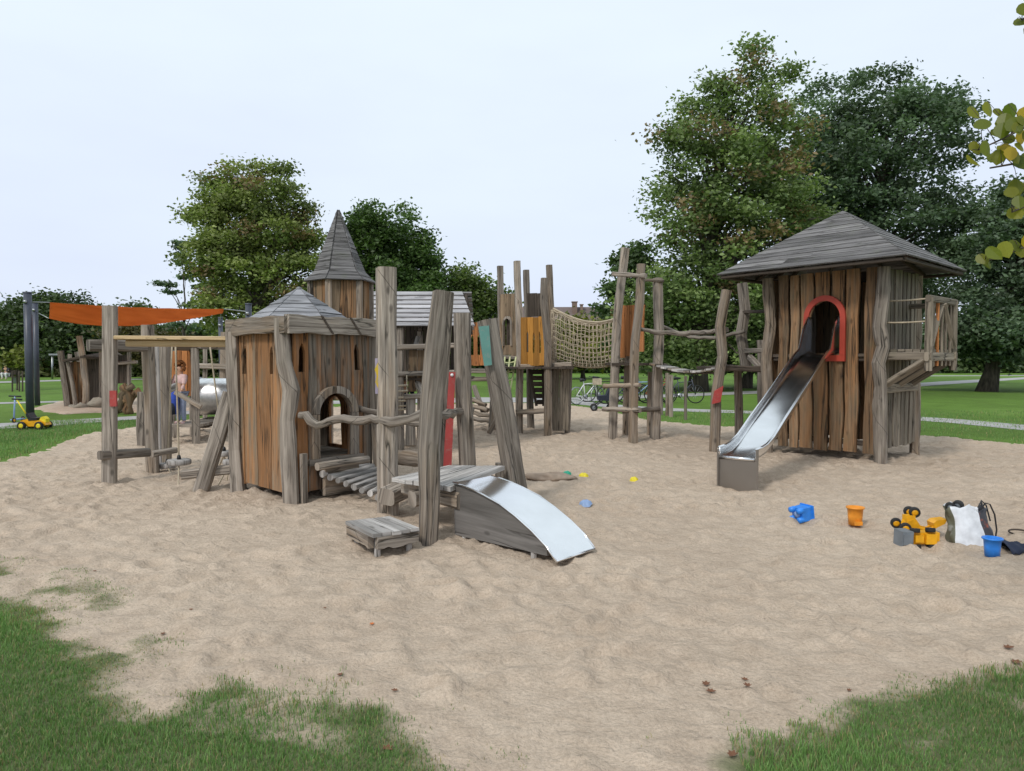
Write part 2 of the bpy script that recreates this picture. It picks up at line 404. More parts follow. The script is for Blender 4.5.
def paint(name, c, rough=.5, wear=(.25, .23, .2), amt=.25, metal=0, spec=.4, scale=30):
    m, n, b = new_mat(name); l = n.links.new
    g = nd(n, 'ShaderNodeTexCoord'); t = nd(n, 'ShaderNodeTexNoise'); t.inputs['Scale'].default_value = scale; t.inputs['Detail'].default_value = 6; l(g.outputs['Object'], t.inputs['Vector'])
    t2 = nd(n, 'ShaderNodeTexNoise'); t2.inputs['Scale'].default_value = scale*.15; t2.inputs['Detail'].default_value = 3; l(g.outputs['Object'], t2.inputs['Vector'])
    r = ramp(n, [(.55, (0, 0, 0)), (.72, (1, 1, 1))]); l(t.outputs['Fac'], r.inputs[0])
    v2 = ramp(n, [(.3, (.82, .82, .82)), (.7, (1.1, 1.1, 1.1))]); l(t2.outputs['Fac'], v2.inputs[0])
    col = mixc(n, mth(n, 'MULTIPLY', r.outputs[0], amt), c, wear); col = mixc(n, 1.0, col, v2.outputs[0], 'MULTIPLY')
    l(col, b.inputs['Base Color']); b.inputs['Roughness'].default_value = rough; b.inputs['Metallic'].default_value = metal; b.inputs['Specular IOR Level'].default_value = spec
    bp = nd(n, 'ShaderNodeBump'); bp.inputs['Strength'].default_value = .15; bp.inputs['Distance'].default_value = .004; l(t.outputs['Fac'], bp.inputs['Height']); l(bp.outputs[0], b.inputs['Normal'])
    return m
def steel(name, c=(.62, .63, .65), rough=.22, brushed=(3, 260)):
    m, n, b = new_mat(name); l = n.links.new
    uv = nd(n, 'ShaderNodeUVMap', uv_map='UVMap'); mp_ = nd(n, 'ShaderNodeMapping'); mp_.inputs['Scale'].default_value = (brushed[0], brushed[1], 1); l(uv.outputs[0], mp_.inputs[0])
    t = nd(n, 'ShaderNodeTexNoise'); t.inputs['Scale'].default_value = 1; t.inputs['Detail'].default_value = 4; l(mp_.outputs[0], t.inputs['Vector'])
    g = nd(n, 'ShaderNodeTexCoord'); t2 = nd(n, 'ShaderNodeTexNoise'); t2.inputs['Scale'].default_value = 3; t2.inputs['Detail'].default_value = 5; l(g.outputs['Object'], t2.inputs['Vector'])
    r = nd(n, 'ShaderNodeMapRange'); r.inputs['To Min'].default_value = rough*.8; r.inputs['To Max'].default_value = rough*1.3; l(t2.outputs['Fac'], r.inputs['Value']); l(r.outputs[0], b.inputs['Roughness'])
    dr = ramp(n, [(.35, tuple(x*.9 for x in c)), (.7, c)]); l(t2.outputs['Fac'], dr.inputs[0]); l(dr.outputs[0], b.inputs['Base Color'])
    b.inputs['Metallic'].default_value = 1
    bp = nd(n, 'ShaderNodeBump'); bp.inputs['Strength'].default_value = .08; bp.inputs['Distance'].default_value = .002; l(t.outputs['Fac'], bp.inputs['Height']); l(bp.outputs[0], b.inputs['Normal'])
    return m
def plain(name, c, rough=.6, spec=.4, metal=0):
    m, n, b = new_mat(name); l = n.links.new
    g = nd(n, 'ShaderNodeTexCoord'); t = nd(n, 'ShaderNodeTexNoise'); t.inputs['Scale'].default_value = 14; t.inputs['Detail'].default_value = 5; l(g.outputs['Object'], t.inputs['Vector'])
    r = ramp(n, [(.3, tuple(x*.8 for x in c)), (.7, tuple(min(1, x*1.12) for x in c))]); l(t.outputs['Fac'], r.inputs[0]); l(r.outputs[0], b.inputs['Base Color'])
    b.inputs['Roughness'].default_value = rough; b.inputs['Specular IOR Level'].default_value = spec; b.inputs['Metallic'].default_value = metal
    return m
def leafmat(name, gain=(1, 1, 1), trans=.35, rough=.5):
    m, n, b = new_mat(name); l = n.links.new
    at = nd(n, 'ShaderNodeAttribute', attribute_name='pv'); c = mixc(n, 1.0, at.outputs['Color'], gain, 'MULTIPLY')
    l(c, b.inputs['Base Color']); b.inputs['Roughness'].default_value = rough; b.inputs['Specular IOR Level'].default_value = .35
    tr = nd(n, 'ShaderNodeBsdfTranslucent'); l(mixc(n, 1.0, c, (1.1, 1.3, .6), 'MULTIPLY'), tr.inputs['Color'])
    mx = nd(n, 'ShaderNodeMixShader'); mx.inputs[0].default_value = trans; l(b.outputs[0], mx.inputs[1]); l(tr.outputs[0], mx.inputs[2])
    l(mx.outputs[0], n.nodes['Material Output'].inputs[0]); return m
class M: pass
M.grey = wood('weathered_grey_wood', (.085, .068, .054), (.385, .335, .285), (.30, .22, .15), -.18, moss=.10, kerf=True)
M.light = wood('pale_grey_boards', (.24, .225, .21), (.50, .475, .455), moss=.05)
M.slat = wood('silvery_roof_slats', (.22, .215, .22), (.50, .485, .50))
M.panel = wood('smooth_grey_panel', (.13, .12, .11), (.27, .25, .235), gr=.45, crack=.5, bump=.3)
M.wallA = wood('stained_board_wall', (.10, .082, .065), (.33, .285, .235), (.40, .175, .06), .04, crack=1.6)
M.wallL = wood('ochre_stained_wall', (.15, .115, .08), (.34, .275, .195), (.42, .20, .08), .0, crack=1.9)
M.tower = wood('brown_stained_boards', (.085, .058, .036), (.27, .195, .125), (.30, .155, .07), -.03, moss=.2, crack=2.2)
M.towerside = wood('greyed_slats', (.11, .09, .07), (.30, .255, .20), moss=.2)
M.yellow = wood('yellow_ochre_boards', (.22, .11, .03), (.40, .21, .06), (.46, .21, .04), .2)
M.orange = wood('orange_brown_boards', (.28, .12, .05), (.48, .22, .10), (.5, .2, .07), .2)
M.newwood = wood('new_pale_timber', (.46, .32, .16), (.66, .50, .30), rough=.6, crack=.3)
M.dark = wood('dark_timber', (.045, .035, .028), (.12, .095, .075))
M.shingle = wood('grey_roof_boards', (.065, .062, .062), (.22, .21, .21), moss=.25, crack=1.6, bump=.5)
M.shingle2 = wood('bluish_roof_boards', (.12, .122, .13), (.30, .30, .32), moss=.2, crack=1.6)
M.red = paint('worn_red_paint', (.36, .05, .045), .6, (.25, .18, .15), .5)
M.redframe = paint('red_door_paint', (.38, .05, .03), .6, (.25, .1, .06), .2)
M.teal = paint('worn_teal_paint', (.09, .23, .20), .6, (.25, .23, .2), .5)
M.yel_paint = paint('worn_yellow_paint', (.62, .42, .02), .6, (.3, .28, .3), .4)
M.lil_paint = paint('faded_lilac_paint', (.34, .30, .40), .7, (.3, .28, .27), .7)
M.steel = steel('polished_steel', (.88, .885, .90), .16)
M.tubesteel = plain('tube_steel', (.85, .85, .85), .38, .5, 1)
M.plate = steel('brushed_plate', (.34, .31, .28), .42)
M.bolt = paint('galvanised_metal', (.35, .36, .37), .4, metal=1)
M.rope = paint('pale_rope', (.44, .37, .27), .9, (.25, .2, .15), .5, scale=80)
M.ropey = paint('yellowish_rope', (.50, .52, .28), .9, (.25, .2, .15), .3, scale=80)
M.pole = paint('dark_grey_coated_steel', (.055, .062, .085), .4, (.1, .1, .1), .2)
M.blackp = plain('black_plastic', (.015, .015, .017), .45)
M.rubber = plain('black_rubber', (.02, .02, .02), .8)
M.blue = plain('blue_plastic', (.03, .23, .75), .35)
M.orangep = plain('orange_plastic', (.80, .30, .03), .4)
M.yellowp = plain('yellow_plastic', (.75, .36, .01), .35)
M.yellowv = plain('bright_yellow_plastic', (.75, .62, .03), .4)
M.greenp = plain('green_plastic', (.02, .35, .22), .4)
M.greyp = plain('grey_plastic', (.16, .18, .2), .5)
M.paleblue = plain('pale_blue_plastic', (.25, .36, .58), .4)
M.whitep = plain('white_plastic', (.75, .75, .76), .5)
M.bagw = plain('white_bag_film', (.68, .70, .74), .35)
M.bagprint = paint('bag_dark_print', (.05, .05, .06), .4, (.62, .12, .03), .9, scale=12)
M.bagside = paint('bag_grey_green_print', (.13, .13, .09), .5, (.4, .4, .38), .6, scale=18)
M.navy = plain('navy_mesh', (.015, .022, .05), .8)
M.skin = plain('skin', (.52, .30, .20), .5)
M.pink = plain('pale_pink_cloth', (.62, .42, .40), .9)
M.denim = plain('light_blue_denim', (.28, .33, .46), .9)
M.shoe = plain('pink_shoe', (.6, .42, .42), .7)
M.hair = paint('curly_auburn_hair', (.34, .13, .04), .7, (.12, .05, .02), .8, scale=60)
M.bluecloth = plain('blue_cloth', (.03, .07, .38), .8)
M.darkcloth = plain('dark_cloth', (.02, .025, .04), .9)
M.brownhair = plain('brown_hair', (.06, .035, .02), .8)
M.stone = paint('boulder_stone', (.28, .25, .2), .9, (.15, .13, .1), .6, scale=6)
M.brick = paint('brown_brick', (.20, .14, .115), .9, (.2, .11, .08), .6, scale=4)
M.tile = paint('dull_brown_roof_tile', (.15, .115, .105), .85, (.11, .09, .08), .6, scale=3)
M.glass = plain('dark_window_glass', (.04, .05, .06), .15, .6)
M.cloth_or = None
def fabric():
    m, n, b = new_mat('orange_sail_cloth'); l = n.links.new
    g = nd(n, 'ShaderNodeTexCoord'); t = nd(n, 'ShaderNodeTexNoise'); t.inputs['Scale'].default_value = 1.3; t.inputs['Detail'].default_value = 4; l(g.outputs['Object'], t.inputs['Vector'])
    r = ramp(n, [(.3, (.64, .24, .08)), (.7, (.76, .32, .12))]); l(t.outputs['Fac'], r.inputs[0]); l(r.outputs[0], b.inputs['Base Color']); b.inputs['Roughness'].default_value = .8
    tr = nd(n, 'ShaderNodeBsdfTranslucent'); l(r.outputs[0], tr.inputs['Color']); mx = nd(n, 'ShaderNodeMixShader'); mx.inputs[0].default_value = .6
    l(b.outputs[0], mx.inputs[1]); l(tr.outputs[0], mx.inputs[2]); l(mx.outputs[0], n.nodes['Material Output'].inputs[0]); return m
M.sail = fabric()
def barkm(name, lo, hi):
    m, n, b = new_mat(name); l = n.links.new
    g = nd(n, 'ShaderNodeTexCoord'); mp_ = nd(n, 'ShaderNodeMapping'); mp_.inputs['Scale'].default_value = (9, 9, 1.6); l(g.outputs['Object'], mp_.inputs[0])
    t = nd(n, 'ShaderNodeTexNoise'); t.inputs['Scale'].default_value = 1; t.inputs['Detail'].default_value = 6; l(mp_.outputs[0], t.inputs['Vector'])
    r = ramp(n, [(.35, lo), (.65, hi)]); l(t.outputs['Fac'], r.inputs[0]); l(r.outputs[0], b.inputs['Base Color']); b.inputs['Roughness'].default_value = .95
    bp = nd(n, 'ShaderNodeBump'); bp.inputs['Strength'].default_value = .6; bp.inputs['Distance'].default_value = .03; l(t.outputs['Fac'], bp.inputs['Height']); l(bp.outputs[0], b.inputs['Normal']); return m
M.bark = barkm('tree_bark', (.035, .028, .022), (.11, .09, .07))
M.leaf = leafmat('tree_leaves', trans=.3)
M.bigleaf = leafmat('linden_leaves', trans=.5, rough=.4)
M.grass = leafmat('grass_blades', trans=.3, rough=.6)
M.dryleaf = paint('dry_leaf', (.16, .07, .035), .8)
M.orleaf = paint('orange_leaf', (.55, .16, .04), .8)
def sandm():
    m, n, b = new_mat('sand'); l = n.links.new
    g = nd(n, 'ShaderNodeNewGeometry')
    def nz(s, d=6, ro=.6, dist=0, stretch=None):
        t = nd(n, 'ShaderNodeTexNoise'); t.inputs['Scale'].default_value = s; t.inputs['Detail'].default_value = d; t.inputs['Roughness'].default_value = ro; t.inputs['Distortion'].default_value = dist
        if stretch:
            mp_ = nd(n, 'ShaderNodeMapping'); mp_.inputs['Scale'].default_value = stretch; l(g.outputs['Position'], mp_.inputs[0]); l(mp_.outputs[0], t.inputs['Vector'])
        else: l(g.outputs['Position'], t.inputs['Vector'])
        return t.outputs['Fac']
    big = nz(.5, 5); mid = nz(5, 6, .65); fine = nz(160, 3, .8); grain = nz(60, 5, .8)
    c = ramp(n, [(.3, (.445, .355, .275)), (.7, (.515, .42, .33))]); l(big, c.inputs[0])
    c2 = ramp(n, [(.32, (.87, .855, .84)), (.62, (1.05, 1.05, 1.05))]); l(mid, c2.inputs[0])
    c3 = ramp(n, [(.35, (.78, .77, .76)), (.6, (1.08, 1.08, 1.08))]); l(grain, c3.inputs[0])
    col = mixc(n, 1.0, mixc(n, 1.0, c.outputs[0], c2.outputs[0], 'MULTIPLY'), c3.outputs[0], 'MULTIPLY')
    ta = nd(n, 'ShaderNodeAttribute', attribute_name='turf'); tsp = nd(n, 'ShaderNodeSeparateColor'); l(ta.outputs['Color'], tsp.inputs[0])
    tm = ramp(n, [(.15, (0, 0, 0)), (.75, (1, 1, 1))]); l(mth(n, 'ADD', tsp.outputs[0], mth(n, 'MULTIPLY', mth(n, 'SUBTRACT', mid, .5), .5)), tm.inputs[0]); col = mixc(n, mth(n, 'MULTIPLY', tm.outputs[0], .9), col, (.085, .115, .04))
    # dark crumbs of bark and leaf
    vo = nd(n, 'ShaderNodeTexVoronoi'); vo.inputs['Scale'].default_value = 7; l(g.outputs['Position'], vo.inputs['Vector'])
    vr = ramp(n, [(.02, (1, 1, 1)), (.035, (0, 0, 0))]); l(vo.outputs['Distance'], vr.inputs[0])
    col = mixc(n, mth(n, 'MULTIPLY', vr.outputs[0], .55), col, (.14, .09, .06))
    l(col, b.inputs['Base Color']); b.inputs['Roughness'].default_value = .95; b.inputs['Specular IOR Level'].default_value = .15
    bp = nd(n, 'ShaderNodeBump'); bp.inputs['Strength'].default_value = .9; bp.inputs['Distance'].default_value = .03
    l(mth(n, 'ADD', mth(n, 'ADD', mth(n, 'MULTIPLY', nz(9, 4, .6, .6, (.9, 1.15, 1)), 1.1), mth(n, 'MULTIPLY', nz(19, 5, .65, .2), .8)), mth(n, 'MULTIPLY', fine, .12)), bp.inputs['Height']); l(bp.outputs[0], b.inputs['Normal']); return m
M.sand = sandm()
def lawnm():
    m, n, b = new_mat('lawn_turf'); l = n.links.new
    g = nd(n, 'ShaderNodeNewGeometry')
    def nz(s, d=6, ro=.6, stretch=(1, 1, 1)):
        t = nd(n, 'ShaderNodeTexNoise'); t.inputs['Scale'].default_value = s; t.inputs['Detail'].default_value = d; t.inputs['Roughness'].default_value = ro
        mp_ = nd(n, 'ShaderNodeMapping'); mp_.inputs['Scale'].default_value = stretch; l(g.outputs['Position'], mp_.inputs[0]); l(mp_.outputs[0], t.inputs['Vector']); return t.outputs['Fac']
    big = nz(.12, 6, .65, (1, .6, 1)); mid = nz(1.6, 6, .7); fine = nz(30, 5, .8)
    c = ramp(n, [(.30, (.10, .115, .035)), (.43, (.095, .165, .03)), (.55, (.13, .23, .04)), (.70, (.21, .30, .08))]); l(mth(n, 'ADD', mth(n, 'MULTIPLY', big, .65), mth(n, 'MULTIPLY', mid, .35)), c.inputs[0])
    f = ramp(n, [(.3, (.6, .6, .6)), (.65, (1.15, 1.15, 1.1))]); l(fine, f.inputs[0]); col = mixc(n, 1.0, c.outputs[0], f.outputs[0], 'MULTIPLY')
    br = ramp(n, [(.60, (0, 0, 0)), (.72, (1, 1, 1))]); l(nz(.55, 5, .7), br.inputs[0]); col = mixc(n, mth(n, 'MULTIPLY', br.outputs[0], .4), col, (.14, .12, .05))
    l(col, b.inputs['Base Color']); b.inputs['Roughness'].default_value = .9; b.inputs['Specular IOR Level'].default_value = .15
    bp = nd(n, 'ShaderNodeBump'); bp.inputs['Strength'].default_value = .7; bp.inputs['Distance'].default_value = .04; l(mth(n, 'ADD', fine, mid), bp.inputs['Height']); l(bp.outputs[0], b.inputs['Normal']); return m
M.lawn = lawnm()
M.path = paint('pale_gravel_path', (.36, .35, .345), .9, (.25, .24, .22), .5, scale=10)
# ------------------------------------------------------------------ ground, sand, paths
def g2(*pts): return [tuple(G(x, y)[:2]) for x, y in pts]
SAND = g2((-60,476),(0,463),(50,445),(100,432),(150,425),(240,413),(330,407),(480,403.5),(560,403.5),(600,409),(640,418),(700,425),(800,429),(915,435),(1024,444),(1160,456),
          (1330,500),(1350,580),(1180,640),(1080,655),(1024,666),(950,675),(880,692),(830,722),(775,752),(735,778),(690,1200),(520,1200),
          (462,775),(408,745),(388,716),(345,702),(270,694),(190,697),(160,712),(120,692),(70,648),(20,612),(-60,590),(-300,580),(-420,540),(-220,500))
SAND2 = g2((30,409.5),(60,401),(110,399),(160,398),(215,399),(215,410),(150,412.5),(95,413),(60,414.5))
BARE = [g2((202,712),(240,704),(300,710),(340,728),(345,752),(310,760),(250,748),(200,735)), g2((60,600),(120,585),(135,640),(80,640)),
        g2((118,690),(190,702),(210,735),(160,722)), g2((892,735),(940,725),(970,745),(930,760)), g2((1000,690),(1050,690),(1050,730),(1010,722))]
SPARSE = g2((-80,572),(0,560),(60,578),(130,600),(150,640),(160,690),(190,715),(170,722),(110,694),(60,648),(0,615),(-80,592))
def sheet(name, poly, z, mat, kind='structure'):
    me = bpy.data.meshes.new(name); me.from_pydata([(x, y, z) for x, y in poly], [], [tuple(range(len(poly)))]); me.update()
    o = finish(me, name, mat, None, (0, 0, 0)); o['kind'] = kind; return o
lawn = sheet('lawn', [(-500, -60), (500, -60), (500, 700), (-500, 700)], 0, M.lawn)
SG = {}
def edge_sd(X, Y, poly):
    return poly_sd(X, Y, poly)+(vnoise(X+40, Y+40, 1.3, 3)-.5)*.30+(vnoise(X+40, Y+40, 5, 4)-.5)*.20+(vnoise(X+40, Y+40, 13, 9)-.5)*.12
def turf(X, Y):
    """how thickly grass grows, 0..1"""
    s = edge_sd(X, Y, SAND); n1 = vnoise(X+40, Y+40, 3.1, 21)*.55+vnoise(X+40, Y+40, 9, 22)*.3+vnoise(X+40, Y+40, 24, 23)*.15
    d = np.clip((.06-s)/.26, 0, 1)
    ba = np.maximum.reduce([poly_sd(X, Y, b) for b in BARE])+(n1-.5)*.5
    d = d*np.clip(.85-ba*3.5, .06+.5*np.clip((n1-.5)*4, 0, 1), 1)
    sp = poly_sd(X, Y, SPARSE)+(n1-.5)*.5; tuft = np.clip((n1-.42)*5, 0, 1)
    d = np.maximum(d, np.clip(sp*4, 0, 1)*(tuft*.62+.07))
    d = np.where((Y < 4.6) & (s > 0) & (s < .3), np.maximum(d, np.clip((n1-.56)*3, 0, 1)*.25), d)
    return d, s
def ground_z(x, y):
    """height of the sand surface (below 0 where turf covers it)"""
    g = SG['sand']; x = np.asarray(x, float); y = np.asarray(y, float); fx = np.clip((x-g[1])/g[3], 0, g[0].shape[1]-1.001); fy = np.clip((y-g[2])/g[3], 0, g[0].shape[0]-1.001)
    i, j = fx.astype(int), fy.astype(int); u, v_ = fx-i, fy-j; z = g[0]
    return (z[j, i]*(1-u)+z[j, i+1]*u)*(1-v_)+(z[j+1, i]*(1-u)+z[j+1, i+1]*u)*v_
def GS(px, py, up=0.0):
    p = G(px, py); return Vector((p.x, p.y, max(0.0, float(ground_z(p.x, p.y)))+up))
def sand_sheet(name, poly, step, x0, x1, y0, y1, seed, pits, base=.014):
    nx, ny = int((x1-x0)/step), int((y1-y0)/step)
    X, Y = np.meshgrid(np.linspace(x0, x1, nx), np.linspace(y0, y1, ny))
    sd_ = edge_sd(X, Y, poly)
    z = (vnoise(X+40, Y+40, .6, 5)-.5)*.04+(vnoise(X+40, Y+40, 2.2, 6)-.5)*.02+(vnoise(X+40, Y+40, 6, 7)-.5)*.04+(vnoise(X+40, Y+40*1.25, 11, 8)-.5)*.042
    r = np.random.default_rng(seed)
    for _ in range(pits):
        cx, cy = r.uniform(x0, x1), r.uniform(y0, y1); a = r.uniform(0, 3.14); la, lb = r.uniform(.06, .13), r.uniform(.04, .065); dp = r.uniform(.012, .042)
        i0, i1 = int((cx-.4-x0)/step), int((cx+.4-x0)/step); j0, j1 = int((cy-.4-y0)/step), int((cy+.4-y0)/step)
        i0, j0 = max(i0, 0), max(j0, 0); sx_ = X[j0:j1, i0:i1]-cx; sy_ = Y[j0:j1, i0:i1]-cy
        if sx_.size == 0: continue
        u = (sx_*math.cos(a)+sy_*math.sin(a))/la; v_ = (-sx_*math.sin(a)+sy_*math.cos(a))/lb; q = u*u+v_*v_
        z[j0:j1, i0:i1] += -dp*np.exp(-q)+dp*.45*np.exp(-((np.sqrt(q)-1.7)**2)*3)
    fade = np.clip(sd_/.5, 0, 1)
    z = z*(.35+.65*fade)+base
    far = np.clip((Y-7.5)/1.0, 0, 1) if name == 'sand' else 1.0
    z = np.where(sd_ < .12, z-(.12-sd_)*.5*far, z); z = np.maximum(z, -.15)
    z = np.where((sd_ > .16) | (Y < 7.5) & (name == 'sand'), np.maximum(z, .006), z)
    T_ = turf(X, Y)[0].ravel() if name == 'sand' else np.zeros(nx*ny)
    SG[name] = (z, x0, y0, (x1-x0)/(nx-1))
    v_ = np.stack([X, Y, z], -1).reshape(-1, 3)
    idx = np.arange(nx*ny).reshape(ny, nx); a, b, c, d = idx[:-1, :-1], idx[:-1, 1:], idx[1:, 1:], idx[1:, :-1]
    keep = (np.maximum.reduce([sd_[:-1, :-1], sd_[:-1, 1:], sd_[1:, 1:], sd_[1:, :-1]]) > -.12)
    if name == 'sand': keep |= (Y[:-1, :-1] < 8.6) & (abs(X[:-1, :-1]) < 9)
    F = np.stack([a[keep], b[keep], c[keep], d[keep]], -1)
    used = np.unique(F); remap = -np.ones(nx*ny, int); remap[used] = np.arange(len(used))
    me = bpy.data.meshes.new(name); me.from_pydata(v_[used].tolist(), [], remap[F].tolist()); me.polygons.foreach_set('use_smooth', [True]*len(F)); me.update()
    ca = me.color_attributes.new('turf', 'FLOAT_COLOR', 'POINT'); c4 = np.ones((len(used), 4), np.float32); c4[:, :3] = T_[used][:, None]; ca.data.foreach_set('color', c4.ravel())
    o = finish(me, name, M.sand, None, (0, 0, 0)); o['kind'] = 'structure'; return o
sand_sheet('sand', SAND, .035, -13.5, 15.5, 1.0, 28.0, 5, 12000)
sand_sheet('sand_patch', SAND2, .25, -20, -5, 20, 34, 6, 60, .04)
sheet('path', g2((-300,431.5),(0,423.5),(60,420.5),(140,416),(230,406.5),(330,401),(480,397.5),(560,398),(600,403.5),(660,408),(760,411.5),(880,414.5),(960,419.5),(1024,425),(1200,441),
      (1200,447.5),(1024,430.5),(955,423.5),(880,417.8),(760,414),(660,411),(598,406.5),(555,402.5),(480,402.5),(330,404),(232,410),(142,419),(60,425.5),(0,429),(-300,438)), .008, M.path)
sheet('park_path', g2((562,398.2),(620,396.2),(700,393.2),(800,389.5),(870,386.8),(940,381.6),(1024,377.4),(1300,374.5),(1300,376.3),(1024,379.4),(945,384.6),(880,389.6),(800,392.2),(700,396),(640,398.6),(590,401.5)), .012, M.path)
sheet('far_path', g2((-300,404.8),(0,402.6),(130,399.4),(130,400.6),(0,404.2),(-300,406.6)), .012, M.path)
sheet('meadow_path', g2((-300,384),(0,381.6),(70,379.7),(200,378),(200,378.7),(70,380.9),(0,383),(-300,386)), .012, M.path)
sheet('horizon_path', g2((860,375.9),(1300,374.2),(1300,374.7),(860,376.6)), .012, M.path)

# ------------------------------------------------------------------ grass
def blades(x, y, h, wd, cols, z0, name='grass', lean=.5):
    n = len(x); a = RNG.uniform(0, 2*np.pi, n); ln = RNG.uniform(.1, lean, n)*h; la = RNG.uniform(0, 2*np.pi, n)
    bx, by = np.cos(a)*wd/2, np.sin(a)*wd/2; lx, ly = np.cos(la)*ln, np.sin(la)*ln
    v = np.zeros((n, 2, 4, 3)); 
    zc = z0
    v[:, 0, 0] = np.stack([x-bx, y-by, zc], -1); v[:, 0, 1] = np.stack([x+bx, y+by, zc], -1)
    v[:, 0, 2] = np.stack([x+bx*.8+lx*.35, y+by*.8+ly*.35, zc+h*.6], -1); v[:, 0, 3] = np.stack([x-bx*.8+lx*.35, y-by*.8+ly*.35, zc+h*.6], -1)
    v[:, 1, 0] = v[:, 0, 3]; v[:, 1, 1] = v[:, 0, 2]
    v[:, 1, 2] = np.stack([x+bx*.12+lx, y+by*.12+ly, zc+h*.95], -1); v[:, 1, 3] = np.stack([x-bx*.12+lx, y-by*.12+ly, zc+h*.95], -1)
    return v.reshape(-1, 3), np.repeat(cols, 2, axis=0)
def gen_grass():
    vs_, cs_ = [], []
    def batch(n, x0, x1, y0, y1, hmin, hmax, wd, dens_far=1.0):
        x = RNG.uniform(x0, x1, n); y = RNG.uniform(y0, y1, n)
        d, sd_ = turf(x, y); nzs = vnoise(x+40, y+40, 3.1, 21); gz = ground_z(x, y); d = d*(.8+.3*nzs)
        if y0 > 8: d = d*(gz < .02)
        sp = poly_sd(x, y, SPARSE)
        k = RNG.random(n) < d*dens_far; x, y, nz_, s2, spk = x[k], y[k], nzs[k], sd_[k], sp[k]; m = len(x)
        h = RNG.uniform(hmin, hmax, m)*(.6+.8*vnoise(x+40, y+40, 1.7, 33)); h = np.where(s2 > 0, h*.6, h); h = np.where((spk > 0), h*.6, h)
        t = RNG.random(m)[:, None]; base = np.array([.095, .19, .055])*(1-t)+np.array([.215, .345, .115])*t
        pat = vnoise(x+40, y+40, .9, 41)[:, None]; base = base*(.72+.55*pat)
        dry = (RNG.random(m) < np.where(spk > 0, .5, np.where(s2 > -.15, .35, .12)))[:, None]
        base = np.where(dry, np.array([.33, .28, .15])*(.6+.6*RNG.random((m, 1))), base)
        v, c = blades(x, y, h, wd*RNG.uniform(.7, 1.3, m), base, np.maximum(ground_z(x, y), 0)-.003); vs_.append(v); cs_.append(c)
    batch(330000, -4.6, .6, 2.2, 6.6, .016, .042, .0038)
    batch(190000, .9, 4.6, 2.2, 6.0, .016, .042, .0038)
    batch(120000, 4.6, 9.0, 2.0, 8.4, .02, .05, .007)
    batch(90000, -8.4, -4.6, 2.0, 8.4, .02, .05, .007)
    batch(40000, -12, -6.0, 9.5, 19.5, .03, .07, .009)
    batch(26000, 1.5, 18, 12, 23, .03, .08, .011, .8)
    v = np.concatenate(vs_); c = np.concatenate(cs_)
    o = np_mesh('grass', v, 4, c, M.grass, None, (0, 0, 0)); o['kind'] = 'stuff'; tag(o, 'short green turf grass around the rim of the sandpit', 'grass')
gen_grass()

